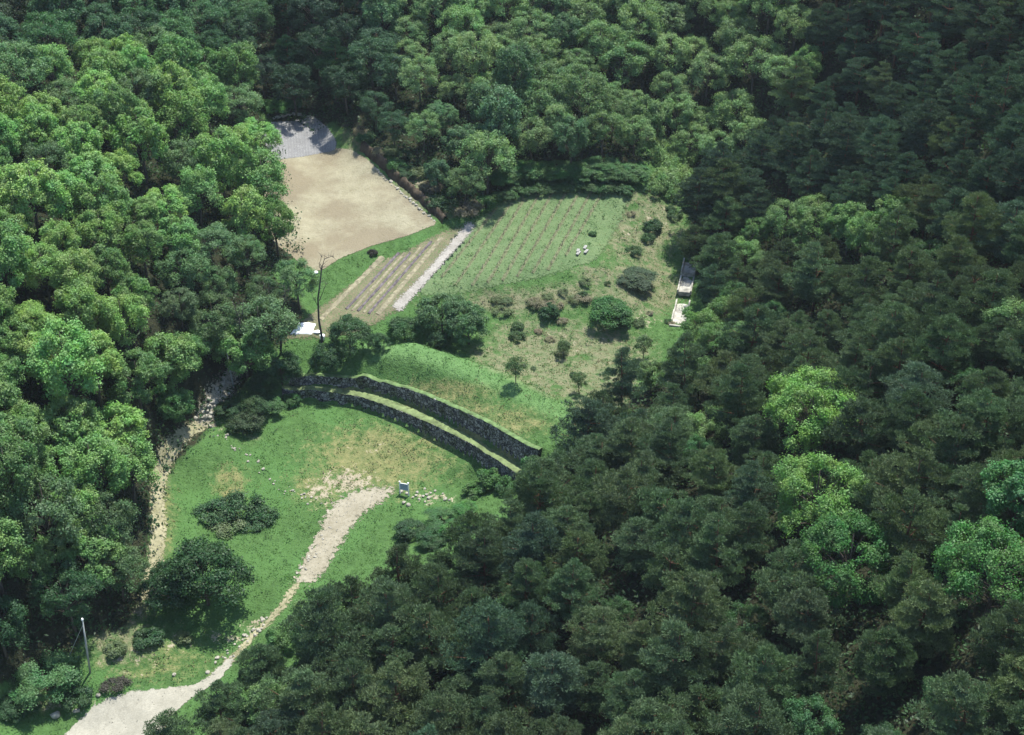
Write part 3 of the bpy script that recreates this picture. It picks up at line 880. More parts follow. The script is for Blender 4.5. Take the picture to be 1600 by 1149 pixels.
# ------------------------------------------------------------------ woods
SPACING = {'left': 4.3, 'back': 4.6, 'top': 4.3, 'right': 3.75, 'corner': 4.2}
CLEAR = [ground_poly(p, 10) for p in SHEETS_PX]
KEEP_OUT = []      # (x, y, radius) round hand placed trees
HAND = []          # hand placed trees of the woods: kind, proto, u, v (middle of crown), colour, scale, label, category
Y_BRIGHT = (0.142, 0.278, 0.062)
HAND += [
 ('fine', 0, 1276, 634, Y_BRIGHT, 1.3, 'broadleaf_tree', 'bright yellow green broadleaf tree, upper of two standing out among dark pines'),
 ('fine', 1, 1284, 768, (0.130, 0.255, 0.062), 1.3, 'broadleaf_tree', 'bright yellow green broadleaf tree, lower of two standing out among dark pines'),
 ('fine', 2, 1330, 862, (0.056, 0.150, 0.038), 1.12, 'broadleaf_tree', 'deep green broadleaf tree just below the two bright yellow green trees'),
 ('fine', 0, 1560, 880, (0.07, 0.18, 0.045), 1.2, 'broadleaf_tree', 'fresh green broadleaf tree at the right edge below the pines'),
 ('round', 4, 1590, 770, (0.06, 0.175, 0.055), 0.95, 'broadleaf_tree', 'small fresh green tree cut by the right edge of the photo'),
 ('loose', 0, 1590, 500, (0.13, 0.23, 0.08), 0.85, 'broadleaf_tree', 'pale green tree at the right edge half way up'),
 ('round', 2, 500, 948, (0.11, 0.24, 0.066), 0.62, 'broadleaf_tree', 'small bright green tree right of the lower end of the sandy track'),
 ('round', 5, 440, 992, (0.10, 0.215, 0.066), 0.55, 'broadleaf_tree', 'small light green tree beside the narrow end of the dirt road'),
 ('loose', 1, 560, 1032, (0.085, 0.165, 0.062), 0.62, 'broadleaf_tree', 'soft green tree among dark pines below the sandy track'),
 ('loose', 2, 790, 962, (0.105, 0.20, 0.066), 0.62, 'broadleaf_tree', 'small light green tree alone in the lower pine slope'),
 ('loose', 3, 968, 658, (0.12, 0.22, 0.075), 0.5, 'broadleaf_tree', 'small light green tree at the pine edge right of the grassy bank'),
 ('round', 1, 1330, 345, (0.11, 0.215, 0.066), 0.85, 'broadleaf_tree', 'fresh green tree in the pale strip of the upper right wood, right one'),
 ('loose', 4, 1270, 350, (0.11, 0.205, 0.066), 0.85, 'broadleaf_tree', 'fresh green tree in the pale strip of the upper right wood, left one'),
 ('round', 0, 1400, 335, (0.12, 0.22, 0.070), 0.85, 'broadleaf_tree', 'bright green tree at the right end of the pale strip in the upper right wood'),
]
def crown_at(u, v, hz):
    """ground position whose point hz above the ground is seen at (u, v)"""
    x, y = 0.0, 0.0
    z = float(G1(u, v)[2])
    for _ in range(30):
        x, y = unproj(u, v, z + hz)
        z = 0.5 * z + 0.5 * float(hgt(x, y))
    return float(x), float(y)

for kind, pi_, u, v, col, s, nm, lab in HAND:
    H = PROTO[kind][pi_ % len(PROTO[kind])][2] * s
    x, y = crown_at(u, v, H * 0.62)
    plant(kind, pi_, x, y, col, s, None, nm, lab, 'tree', None, {'hand': True})
    KEEP_OUT.append((x, y, PROTO[kind][pi_ % len(PROTO[kind])][3] * s * 1.0)); KEEP_OUT.append((x * .965, y * .965, 2.9 * s)); KEEP_OUT.append((x * .93, y * .93, 2.2 * s))

# hand placed trees of the clearing: solid dark tree by the road, trees about the wall end, single bushes
SOLO = [
 ('low', 2, 592, 532, (0.046, 0.105, 0.042), 0.40, 0.9, 'broadleaf_tree', 'small dark tree added for the shade between the tree clumps above the walls', 'tree'),  # added dark foliage where the gap itself is only shade
 ('low', 0, 286, 572, (0.105, 0.220, 0.068), 0.75, 1.1, 'broadleaf_tree', 'leafy green tree up the slope left of the middle of the stony path', 'tree'),
 ('low', 1, 318, 528, (0.090, 0.190, 0.064), 0.75, 1.1, 'broadleaf_tree', 'leafy green tree just left of the upper stony path', 'tree'),
 ('low', 3, 272, 632, (0.085, 0.190, 0.062), 0.72, 1.0, 'broadleaf_tree', 'leafy green tree above the bend where stony path and footpath meet', 'tree'),
 ('low', 2, 372, 512, (0.090, 0.170, 0.070), 0.66, 1.1, 'broadleaf_tree', 'grey green tree behind the bare tree at the top of the stony path', 'tree'),
 ('low', 3, 318, 893, (0.034, 0.085, 0.030), 1.30, 1.0, 'shade_tree', 'large dark spreading tree shading the bend above the dirt road', 'tree'),
 ('low', 1, 262, 912, (0.030, 0.075, 0.028), 0.95, 1.0, 'shade_tree', 'dark tree standing close behind the large spreading one by the footpath', 'tree'),
 ('low', 2, 545, 520, (0.056, 0.120, 0.048), 0.80, 1.0, 'broadleaf_tree', 'round dark green tree between the white sheet and the vegetable strips', 'tree'),
 ('low', 5, 512, 556, (0.040, 0.095, 0.038), 0.62, 1.0, 'broadleaf_tree', 'low dark tree in front of the white sheet above the wall end', 'tree'),
 ('low', 0, 438, 572, (0.040, 0.100, 0.040), 0.72, 1.0, 'broadleaf_tree', 'dark tree at the left end of the stone walls', 'tree'),
 ('low', 4, 415, 590, (0.034, 0.085, 0.030), 0.55, 1.0, 'broadleaf_tree', 'small dark tree right of the stony path', 'tree'),
 ('low', 2, 395, 635, (0.045, 0.095, 0.036), 0.55, 0.8, 'broadleaf_tree', 'thin olive green tree where the stony path meets the lawn', 'tree'),
 ('low', 1, 632, 510, (0.062, 0.140, 0.050), 0.66, 0.9, 'broadleaf_tree', 'round green tree left of the feathery pair behind the mound', 'tree'),
 ('low', 0, 690, 488, (0.088, 0.165, 0.072), 0.98, 1.0, 'broadleaf_tree', 'feathery grey green tree behind the grassy mound, nearer the vegetable strips', 'tree'),
 ('low', 4, 732, 500, (0.088, 0.170, 0.070), 0.90, 1.05, 'broadleaf_tree', 'feathery grey green tree behind the grassy mound, nearer the scrub', 'tree'),
 ('low', 3, 683, 530, (0.040, 0.090, 0.038), 0.45, 0.9, 'broadleaf_tree', 'small dark tree at the foot of the feathery pair', 'tree'),
]
for kind, pi_, u, v, col, s, sz, nm, lab, cat in SOLO:
    x, y = crown_at(u, v, PROTO[kind][pi_ % len(PROTO[kind])][2] * s * sz * 0.62)
    plant(kind, pi_, x, y, col, s, sz, nm, lab, cat, None, {'hand': True})
    KEEP_OUT.append((x, y, PROTO[kind][pi_ % len(PROTO[kind])][3] * s * 0.8))

PATH_LINES = [fp[:, :2], stp[:, :2]]
def scatter():
    r = np.random.default_rng(21)
    n = 60000
    x = r.uniform(-115, 115, n); y = r.uniform(66, 270, n)
    z = hgt(x, y)
    u, v = proj(np.stack([x, y, z + 5.2], 1))
    ub, vb = proj(np.stack([x, y, z], 1))
    reg = np.full(n, '', dtype=object)
    for k, pz in WOODS.items():
        m = inpoly(u, v, pz); reg[m] = k
    ok = reg != ''
    for pz in CLEAR:
        ok &= ~(poly_sdf(x, y, [tuple(p) for p in pz]) > -0.6)
    for ln in PATH_LINES:
        ok &= seg_dist(x, y, [tuple(p) for p in ln])[0] > 2.0
    # keep those whose crown or foot can be in the frame
    ok &= (u > -125) & (u < 1725) & (v < 1225) & (v > -60)
    acc = []; cell = {}
    for i in np.where(ok)[0]:
        sp = SPACING[reg[i]]
        if any((x[i] - a) ** 2 + (y[i] - b) ** 2 < c * c for a, b, c in KEEP_OUT): continue
        ci, cj = int(x[i] // 5), int(y[i] // 5); good = True
        for a in range(ci - 1, ci + 2):
            for b in range(cj - 1, cj + 2):
                for j in cell.get((a, b), ()):
                    if (x[i] - x[j]) ** 2 + (y[i] - y[j]) ** 2 < (0.5 * (sp + SPACING[reg[j]])) ** 2: good = False
        if good:
            acc.append(i); cell.setdefault((ci, cj), []).append(i)
    # second pass: fill openings where the slope spreads the trees out
    au = np.array([u[i] for i in acc]); av = np.array([v[i] for i in acc]); ax_ = np.array([x[i] for i in acc]); ay_ = np.array([y[i] for i in acc])
    for i in np.where(ok)[0]:
        if any((x[i] - a) ** 2 + (y[i] - b) ** 2 < c * c for a, b, c in KEEP_OUT): continue
        if reg[i] in ('left', 'top', 'back') and np.hypot(au - u[i], av - v[i]).min() > 46 and np.hypot(ax_ - x[i], ay_ - y[i]).min() > 2.8:
            acc.append(i)
            au = np.append(au, u[i]); av = np.append(av, v[i]); ax_ = np.append(ax_, x[i]); ay_ = np.append(ay_, y[i])
    return [(float(x[i]), float(y[i]), float(u[i]), float(v[i]), reg[i]) for i in acc]

def near(u, v, lst):
    return any(((u - a) / c) ** 2 + ((v - b) / d) ** 2 < 1 for a, b, c, d in lst)

SPOT_LIGHT = [(1310,345,110,30),(1420,350,40,36),(1180,360,40,30),(1075,560,70,40),(1120,500,50,40),(960,660,34,18),(500,950,36,30),(440,990,30,20),
              (800,962,30,18),(845,895,26,18),(640,985,24,16),(1225,80,60,30),(1290,80,40,30),(1570,130,30,40),(560,1030,24,18),(700,800,50,18),(1385,975,24,26),(1110,620,30,26),(415,1075,24,20)]
SPOT_GREY = [(1150,640,90,90),(820,770,120,60),(1090,700,120,70)]
random.seed(5)
counts = {}
for x, y, u, v, reg in scatter():
    counts[reg] = counts.get(reg, 0) + 1
    rr = random.random()
    kind = 'round'; sc = random.uniform(.74, 1.2); col = (0.055, 0.150, 0.042); tone = 'mid green'
    if reg == 'left':
        q = rr
        if near(u, v, [(330,430,130,70),(420,440,60,50)]):
            kind = 'loose'; col = (0.100, 0.178, 0.075); tone = 'olive green'; sc *= .92
        elif q < .30: col, tone = (0.180, 0.310, 0.085), 'bright green'
        elif q < .62: col, tone = (0.148, 0.282, 0.080), 'fresh green'
        elif q < .92: col, tone = (0.125, 0.250, 0.076), 'mid green'
        else: col, tone = (0.100, 0.180, 0.075), 'olive green'; kind = 'loose' if q > .92 else kind
        if v > 760: col = tuple(c * .86 for c in col); tone = 'deep green'
    elif reg == 'back':
        kind = 'round' if rr < .5 else 'loose'
        if rr < .6: col, tone = (0.044, 0.108, 0.048), 'dark green'
        elif rr < .85: col, tone = (0.062, 0.145, 0.056), 'mid green'
        else: col, tone = (0.045, 0.075, 0.038), 'olive green'
        if u > 400: kind = 'pine' if rr < .5 else kind; col = (0.024, 0.058, 0.030); tone = 'dark green'
    elif reg == 'top':
        kind = 'loose' if rr < .72 else 'round'
        if u < 620 and rr < .55: col, tone = (0.038, 0.088, 0.044), 'dark green'
        elif rr < .35: col, tone = (0.155, 0.255, 0.100), 'light green'
        elif rr < .75: col, tone = (0.132, 0.228, 0.090), 'mid green'
        else: col, tone = (0.082, 0.165, 0.074), 'deep green'
        if u > 1000 and rr > .3: col, tone = ((0.150, 0.240, 0.095), 'light green') if rr < .7 else ((0.122, 0.205, 0.085), 'mid green')
        if u < 760 and v > 140: sc *= .8
    elif reg == 'corner':
        kind = 'loose' if rr < .6 else 'pine'
        col, tone = ((0.042, 0.105, 0.040), 'deep green') if rr < .7 else ((0.05, 0.13, 0.04), 'mid green')
        sc *= .85
    else:
        kind = 'pine'; tone = 'dark green'; sc = .92 * sc
        col = (0.080, 0.128, 0.064)
        if v < 330: col = (0.056, 0.098, 0.060)
        if near(u, v, SPOT_LIGHT) :
            kind = 'loose' if rr < .6 else 'round'; col = (0.115, 0.215, 0.07); tone = 'light green'; sc *= .78
        elif rr < .18: col = (0.094, 0.136, 0.064); tone = 'olive green'
        elif rr < .24: col = (0.066, 0.114, 0.070); tone = 'blue green'
        elif rr < .335 and v > 250:
            kind = 'loose'; col = (0.048, 0.120, 0.040); tone = 'mid green'; sc *= .62
        if near(u, v, SPOT_GREY): col = tuple(c * 1.18 for c in col)
    nm = 'pine_tree' if kind == 'pine' else 'broadleaf_tree'
    plant(kind, random.randrange(72), x, y, jit(col, .24), sc, random.uniform(.88, 1.15), nm, None, 'tree', None,
          {'reg': reg, 'tone': tone, 'kind': kind, 'sc': sc})
print('TREES', counts)

# the woods go on past the edges of the photograph: one mass of simple crowns
def wood_margin():
    r = np.random.default_rng(91)
    n = 9000
    x = r.uniform(-150, 150, n); y = r.uniform(45, 330, n); z = hgt(x, y)
    u, v = proj(np.stack([x, y, z + 5], 1))
    d = np.sqrt(x ** 2 + y ** 2)
    far = (u < -150) | (u > 1755) | (v < -95) | (v > 1262)
    ok = far & (u > -600) & (u < 2200) & (v > -260) & (v < 1560) & ~((v > 1200) & (u < 280))
    acc = []
    for i in np.where(ok)[0]:
        if all((x[i] - x[j]) ** 2 + (y[i] - y[j]) ** 2 > 3.9 ** 2 for j in acc): acc.append(i)
    acc = np.array(acc)
    V = []; H = 8.0; off = 0
    for kind, sel in (('round', acc[u[acc] < 800]), ('pine', acc[u[acc] >= 800])):
        if kind == 'round': v0, f0, _ = broad_crown(990, H, 3.2, 14, 8, 22, 0.42, 0.12, 0.72, 0.3, (0.3, 0.7), 1.0, 0.5)
        else: v0, f0, _ = broad_crown(991, H, 3.0, 18, 8, 24, 0.30, 0.2, 0.72, 0.3, (0.3, 0.65), 0.5, 0.6)
        VV_ = []
        for i in sel:
            a = r.uniform(0, 6.28); k = r.uniform(.8, 1.15)
            q = v0 * k
            VV_.append(np.stack([q[:, 0] * cos(a) - q[:, 1] * sin(a) + x[i], q[:, 0] * sin(a) + q[:, 1] * cos(a) + y[i], q[:, 2] + z[i]], 1))
        VV_ = np.concatenate(VV_)
        o = link('surrounding_wood' if kind == 'round' else 'surrounding_pine_wood', mesh_np('surrounding_wood', VV_, np.arange(len(VV_)).reshape(-1, 4), M_BROAD if kind == 'round' else M_NEEDLE))
        o.color = (0.10, 0.21, 0.068, 1) if kind == 'round' else (0.060, 0.098, 0.050, 1)
        stuff(o, 'dense broadleaf wood continuing past the left edge' if kind == 'round' else 'dense pine wood continuing past the right edge', 'wood')
wood_margin()

# labels of the wood trees: tone, kind, landmark nearby; ties told apart by their place
LAND = {
 'left': [((425,290),'beside the fallow field'),((415,410),'by the lower corner of the fallow field'),((330,520),'above the stony path'),((280,620),'on the left of the stony path'),
          ((190,690),'above the start of the footpath'),((170,830),'left of the footpath'),((60,700),'at the left edge above the footpath'),((60,500),'half way up the left edge'),
          ((200,430),'amid the left hillside'),((60,300),'high on the left edge'),((230,260),'high in the middle of the left hillside'),((340,150),'on the shoulder above the grey plot'),((120,130),'near the top of the left hillside'),((60,840),'low on the left edge')],
 'back': [((60,30),'in the top left corner'),((220,40),'along the top edge left of the ravine'),((400,60),'by the dark ravine'),((480,110),'in the dark ravine above the grey plot')],
 'top': [((620,220),'right of the fallow field'),((720,280),'above the vineyard upper left'),((880,240),'just behind the vineyard'),((1000,200),'behind the tall pale shrubs'),
         ((1130,190),'beside the upper stream'),((620,80),'on the upper slope above the fallow field'),((780,120),'in the middle of the upper wood'),((940,80),'high above the vineyard'),((1120,60),'at the top by the pine stand'),((700,20),'along the top edge left of centre'),((960,10),'along the top edge right of centre')],
 'corner': [((60,900),'in the lower left wood below the footpath'),((150,930),'behind the leaning utility pole'),((40,1010),'behind the pale round bush')],
 'right': [((1100,380),'beside the concrete channel'),((1120,560),'below the concrete channel'),((990,600),'at the edge of the scrub'),((880,720),'at the right end of the stone walls'),((760,820),'below the rocks by the signboard'),
           ((560,930),'right of the sandy track'),((430,1040),'right of the dirt road'),((300,1120),'beside the bottom of the dirt road'),((600,1080),'along the bottom edge left of centre'),((850,1080),'along the bottom edge at the centre'),
           ((1080,1080),'along the bottom edge right of centre'),((1350,1080),'low on the right side'),((1560,1080),'in the bottom right corner'),((750,930),'on the lower pine slope'),((960,880),'on the middle pine slope'),
           ((1130,860),'left of the deep green broadleaf tree'),((1150,720),'left of the two bright trees'),((1040,740),'on the pine slope above the wall end'),((1400,650),'right of the upper bright tree'),((1430,780),'right of the lower bright tree'),
           ((1540,660),'on the right edge below half height'),((1250,520),'above the upper bright tree'),((1450,500),'on the right slope above the bright trees'),((1200,420),'on the slope right of the channel'),((1300,360),'in the pale upper right strip'),
           ((1540,400),'on the right edge above half height'),((1200,280),'at the edge of the upper pine stand'),((1350,240),'in the middle of the upper pine stand'),((1520,260),'in the upper pine stand near the right edge'),((1300,100),'high in the upper right wood'),((1480,90),'in the top right wood'),((1580,40),'in the top right corner')],
}
REGN = {'left': 'broadleaf trees of the left hillside wood', 'back': 'dark trees along the top left and ravine', 'top': 'feathery trees of the upper wood', 'right': 'trees of the right hand pine slope', 'corner': 'trees of the lower left wood'}
KN = {'pine': 'pine tree', 'round': 'round broadleaf tree', 'loose': 'loose broadleaf tree'}
buckets = {}
for root, u, v, info in MEMBER:
    if 'reg' not in info: continue
    lm = min(LAND[info['reg']], key=lambda t: math.hypot(t[0][0] - u, t[0][1] - v))[1]
    rel = info['sc']
    szw = '' if info['kind'] != 'pine' else ('tall ' if rel > 1.05 else 'small ' if rel < .94 else '')
    buckets.setdefault((info['reg'], f"{szw}{info['tone']} {KN[info['kind']]} {lm}"), []).append((u, v, root))
for (reg, lab), lst in buckets.items():
    lst.sort(key=lambda t: t[0])
    n = len(lst)
    vs = sorted(range(n), key=lambda i: lst[i][1])
    for i, (u, v, root) in enumerate(lst):
        l2 = lab
        if n == 2: l2 = lab + (', left of two' if i == 0 else ', right of two')
        elif n == 3: l2 = lab + (', leftmost', ', middle one', ', rightmost')[i]
        elif n == 4:
            l2 = lab + (', leftmost', ', second from left', ', third from left', ', rightmost')[i]
        if len(l2.replace(',', ' ').split()) > 16: l2 = l2.replace('small ', '', 1).replace('tall ', '', 1).replace('dark green', 'dark', 1)
        tag(root, l2, 'tree', REGN[reg])

# ------------------------------------------------------------------ bushes of the clearing
def ppm(x, y, z):
    d = y * cp - (z - CAM_H) * sp_
    return FPX / d

BU = 0
def bush(u, v, w, col, hr=0.8, label=None, group=None, name='bush', kind='bush'):
    """a bush w pixels wide whose foot is seen near (u, v)"""
    global BU
    BU += 1
    g = G1(u, v)
    s = w / 2 / ppm(*g)
    if kind == 'bush' and s > 1.5:
        k = s / 3.25
        rt = plant('low', BU, g[0], g[1], col, k, hr * 1.25 * s / (6.0 * k), name, label, 'bush', group, {})
        rt.location.z -= 0.1
        return rt
    rt = plant(kind, BU, g[0], g[1], col, s, hr * 1.35, name, label, 'bush', group, {})
    rt.location.z -= 0.08 * s
    return rt

DK = (0.040, 0.092, 0.036); MD = (0.064, 0.155, 0.050); BR = (0.085, 0.21, 0.055); OL = (0.125, 0.175, 0.078); BN = (0.210, 0.195, 0.125)
for a in [
 (955,505,74,(0.060,0.15,0.045),0.95,'rounded green bush standing alone in the scrub below the vineyard'),
 (993,444,64,(0.060,0.100,0.054),0.5,'low grey green bush on dry ground left of the concrete channel'),
 (1020,360,30,DK,0.7,'small dark bush on the dry ground right of the vineyard'),
 (925,368,13,MD,0.7,'small green bush at the right edge of the vineyard'),
 (334,806,50,(0.050,0.115,0.046),0.5,'dark loose bush at the left end of the thicket on the lawn'),
 (376,798,58,(0.048,0.105,0.042),0.6,'tallest dark bush in the thicket on the lawn'),
 (412,810,44,(0.046,0.11,0.042),0.5,'dark loose bush at the right end of the thicket on the lawn'),
 (358,826,46,OL,0.4,'olive bush in front of the thicket on the lawn'),
 (396,824,34,(0.055,0.12,0.048),0.4,'low dark bush in front right of the thicket on the lawn'),
 (78,1085,96,(0.085,0.19,0.070),0.95,'large pale green round bush left of the leaning utility pole'),
 (120,1098,46,DK,0.6,'small dark bush at the foot of the large pale round bush'),
 (28,1110,60,DK,0.6,'dark bush at the left edge below the large pale round bush'),
 (640,838,52,DK,0.8,'dark bush right of the sandy track'),
 (676,850,54,(0.040,0.10,0.034),0.7,'deep green bush below the rocks, next to the pines'),
 (690,822,60,MD,0.6,'broad green bush below the rocks beside the signboard'),
 (728,806,44,BR,0.9,'fresh bright green bush right of the rocks'),
 (706,838,34,BR,0.8,'small bright green bush under the fresh one right of the rocks'),
 (836,738,40,MD,0.9,'green bush covering the right end of the stone walls'),
 (765,757,40,(0.075,0.165,0.05),0.8,'light green bush leaning on the lower stone wall'),
 (744,772,36,(0.075,0.165,0.05),0.6,'light green bush on the lawn just below the lower wall'),
 (792,768,34,MD,0.8,'green bush at the lower right of the lawn beside the pines'),
 (860,494,34,DK,0.7,'dark green bush on the brown bank below the vineyard'),
 (388,668,56,(0.050,0.090,0.040),0.8,'olive bush between the stony path and the lawn'),
 (360,648,44,DK,0.8,'dark bush touching the lower stony path'),
 (425,640,44,MD,0.8,'green bush at the upper left corner of the lawn'),
 (410,610,50,DK,0.9,'dark bush under the trees at the left end of the walls'),
 (455,632,28,MD,0.8,'small green bush at the foot of the lower wall, left end'),
 (180,1020,36,OL,0.6,'olive bush on the rough slope right of the leaning pole'),
 (232,1002,44,DK,0.5,'dark bush on the rough slope under the large dark tree'),
 (285,1000,30,OL,0.5,'small olive bush on the rough slope above the road'),
 (178,1072,40,(0.06,0.06,0.045),0.3,'dark twiggy brush heap at the foot of the leaning pole'),
 (583,398,16,(0.04,0.04,0.03),0.6,'tiny dark bush at the lower edge of the fallow field'),
 (430,176,40,BR,0.9,'light green bush at the back left corner of the grey plot'),
 (455,172,30,(0.06,0.15,0.05),1.0,'fresh green bush behind the grey plot'),
]:
    bush(*a[:5], label=a[5], kind='brush' if 'thicket' in a[5] or 'heap' in a[5] else 'bush')
random.seed(3)
for k, (u, v, w) in enumerate([(1012 + 62 * random.random(), 232 + 76 * (i + .5) / 22, random.uniform(24, 40)) for i in range(22)]):
    bush(u, v + 4, w, jit((0.165, 0.275, 0.105)), 0.95, 'tall pale green willowy shrub between the vineyard and upper stream', 'pale willowy shrubs by the upper stream', 'willow_shrub', 'brush')
random.seed(14)
for k in range(14):
    t = random.random()
    bush(765 + 150 * t + random.uniform(-10, 10), 490 - 30 * t * t + random.uniform(-20, 8), random.uniform(16, 28), jit(random.choice([BN, (0.19, 0.19, 0.12), OL, OL])), 0.45, 'dry brown brush on the bank below the vineyard', 'brush on the bank below the vineyard', 'dry_brush', 'brush')
random.seed(12)
for k in range(20):
    t = k / 19
    bush(780 + 215 * t, 288 - 14 * math.sin(t * 2.8) + random.uniform(-5, 5), random.uniform(36, 56), jit((0.066, 0.155, 0.050)), 0.75, 'leafy shrub at the foot of the trees behind the vineyard', 'shrubs below the trees behind the vineyard', 'woodland_shrub')
for k in range(16):
    t = k / 15
    bush(762 + 216 * t, 318 - 24 * math.sin(t * 2.6) + random.uniform(-4, 4), random.uniform(22, 36), jit((0.060, 0.125, 0.045)), 0.6, 'low green hedge shrub along the back of the vineyard', 'hedge shrubs behind the vineyard', 'hedge_shrub')
for (u, v) in [(560,225),(580,245),(606,262),(625,278),(650,300),(668,318),(690,330),(706,338),(640,276),(600,240),(668,296),(690,308),(720,328),(742,322),(548,208),(620,250)]:
    bush(u + 14 + random.uniform(-5, 5), v - 2 + random.uniform(-4, 4), random.uniform(22, 36), jit(random.choice([DK, DK, OL, BN, MD])), 0.6, 'rough shrub on the slope along the right side of the fallow field', 'shrubs along the fallow field edge', 'slope_shrub', random.choice(['brush', 'bush']))
SCRUB = [(770,475),(860,470),(940,440),(985,330),(1060,320),(1068,400),(1050,515),(1030,545),(960,600),(915,650),(850,608),(780,575),(755,540)]
k = 0
while k < 24:
    u, v = random.uniform(750, 1075), random.uniform(320, 655)
    if not inpoly(np.array([u]), np.array([v]), SCRUB)[0]: continue
    k += 1
    q = random.random()
    if q < .45: bush(u, v, random.uniform(10, 24), jit((0.055, 0.110, 0.042)), 0.6, 'small green bush in the dry scrub left of the channel', 'small green bushes in the scrub', 'scrub_bush', random.choice(['brush', 'bush']))
    elif q < .7: bush(u, v, random.uniform(10, 24), jit(OL), 0.55, 'small olive bush in the dry scrub left of the channel', 'small olive bushes in the scrub', 'scrub_bush', 'brush')
    else: bush(u, v, random.uniform(10, 24), jit(BN), 0.45, 'small brown bush in the dry scrub left of the channel', 'small brown bushes in the scrub', 'scrub_bush', 'brush')

# thin saplings in the scrub
for k, (u, v, s, lab) in enumerate([(806,600,.50,'thin sapling with sparse leaves just behind the grassy bank'),(1005,560,.46,'thin sapling at the lower end of the dry scrub'),
        (905,616,.40,'short sapling behind the right end of the grassy bank'),(880,560,.34,'short sapling in the middle of the dry scrub')]):
    g = G1(u, v)
    plant('sapling', k, g[0], g[1], (0.085, 0.145, 0.060), s * 1.7, 1.15, 'sapling', lab, 'sapling', None, {})

# ------------------------------------------------------------------ undergrowth and grass
def in_frame(x, y, z, m=40):
    u, v = proj(np.stack([x, y, z], 1))
    return (u > -m) & (u < 1600 + m) & (v > -m) & (v < 1149 + m), u, v
def grid_val(A, x, y):
    i = np.clip(np.searchsorted(GX, x) - 1, 0, len(GX) - 2); j = np.clip(np.searchsorted(GY, y) - 1, 0, len(GY) - 2)
    return A[j, i]

def tuft_field(name, n, weight, leafn, size, height, spreadr, col, label, cat, seed, mat):
    r = np.random.default_rng(seed)
    x = r.uniform(-90, 90, n); y = r.uniform(80, 255, n); z = hgt(x, y)
    ok, u, v = in_frame(x, y, z)
    ok &= r.uniform(size=n) < weight(x, y, u, v)
    x, y, z = x[ok], y[ok], z[ok]
    m = len(x) * leafn
    c = np.repeat(np.stack([x, y, z], 1), leafn, 0)
    big = np.repeat(r.uniform(.6, 1.4, len(x)), leafn)
    c[:, :2] += r.normal(size=(m, 2)) * (spreadr * big)[:, None]
    c[:, 2] = hgt(c[:, 0], c[:, 1]) + r.uniform(0.05, 1.0, m) * height * big
    nr = r.normal(size=(m, 3)) * 0.65 + np.array([0, 0, 0.9])
    s = size * r.uniform(.6, 1.4, m)
    vv, ff = leaves(c, nr, s, s * r.uniform(.3, .7, m), r)
    o = link(name, mesh_np(name, vv, ff, mat)); o.color = (*col, 1)
    return stuff(o, label, cat)

WOODG = wood
SOLID = np.zeros(XX.shape)
for pz in CLEAR[:3] + CLEAR[4:]:
    SOLID = np.maximum(SOLID, (poly_sdf(XX, YY, [tuple(p) for p in pz]) > -0.3).astype(float))
VINEM = (poly_sdf(XX, YY, [tuple(p) for p in CLEAR[3]]) > 0).astype(float)
for ln, w in ((fp, .7), (stp, 1.0), (bd, .7), (lk, .4)):
    SOLID = np.maximum(SOLID, (seg_dist(XX, YY, [tuple(p[:2]) for p in ln])[0] < w).astype(float))
DRY = np.clip(np.maximum(dry, brush), 0, 1)
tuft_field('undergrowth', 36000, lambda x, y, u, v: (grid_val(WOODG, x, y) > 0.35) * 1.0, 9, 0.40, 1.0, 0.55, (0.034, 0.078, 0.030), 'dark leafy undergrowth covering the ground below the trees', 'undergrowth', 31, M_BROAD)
tuft_field('grass', 90000, lambda x, y, u, v: (1 - grid_val(WOODG, x, y)) * (1 - grid_val(SOLID, x, y)) * (1.0 - 0.8 * grid_val(DRY, x, y)) * (1 - grid_val(soil, x, y)), 6, 0.17, 0.10, 0.30, (0.074, 0.150, 0.045), 'short green grass of the lawn and banks', 'grass', 32, M_GRASSB)
tuft_field('dry_grass', 60000, lambda x, y, u, v: (1 - grid_val(WOODG, x, y)) * (1 - grid_val(SOLID, x, y)) * grid_val(DRY, x, y) ** 2 * 0.9, 6, 0.20, 0.16, 0.30, (0.185, 0.180, 0.095), 'dry straw coloured grass and brush', 'dry grass', 33, M_GRASSB)
FALLOWM = (poly_sdf(XX, YY, [tuple(p) for p in CLEAR[0]]) > 0.3).astype(float)
tuft_field('stubble', 60000, lambda x, y, u, v: grid_val(FALLOWM, x, y) * np.clip(0.45 + 0.4 * wob(x, y, 9, 17), 0.05, 1), 4, 0.16, 0.07, 0.22, (0.245, 0.215, 0.125), 'sparse dry stubble on the fallow field', 'stubble', 35, M_GRASSB)
tuft_field('weeds', 26000, lambda x, y, u, v: (1 - grid_val(WOODG, x, y)) * (1 - grid_val(SOLID, x, y)) * np.clip(grid_val(brush, x, y) * 0.8 + 0.10 + 0.25 * (wob(x, y, 6, 9) > 0.35), 0, 1), 9, 0.22, 0.4, 0.26, (0.066, 0.140, 0.048), 'taller green weeds growing through the dry scrub', 'weeds', 34, M_GRASSB)

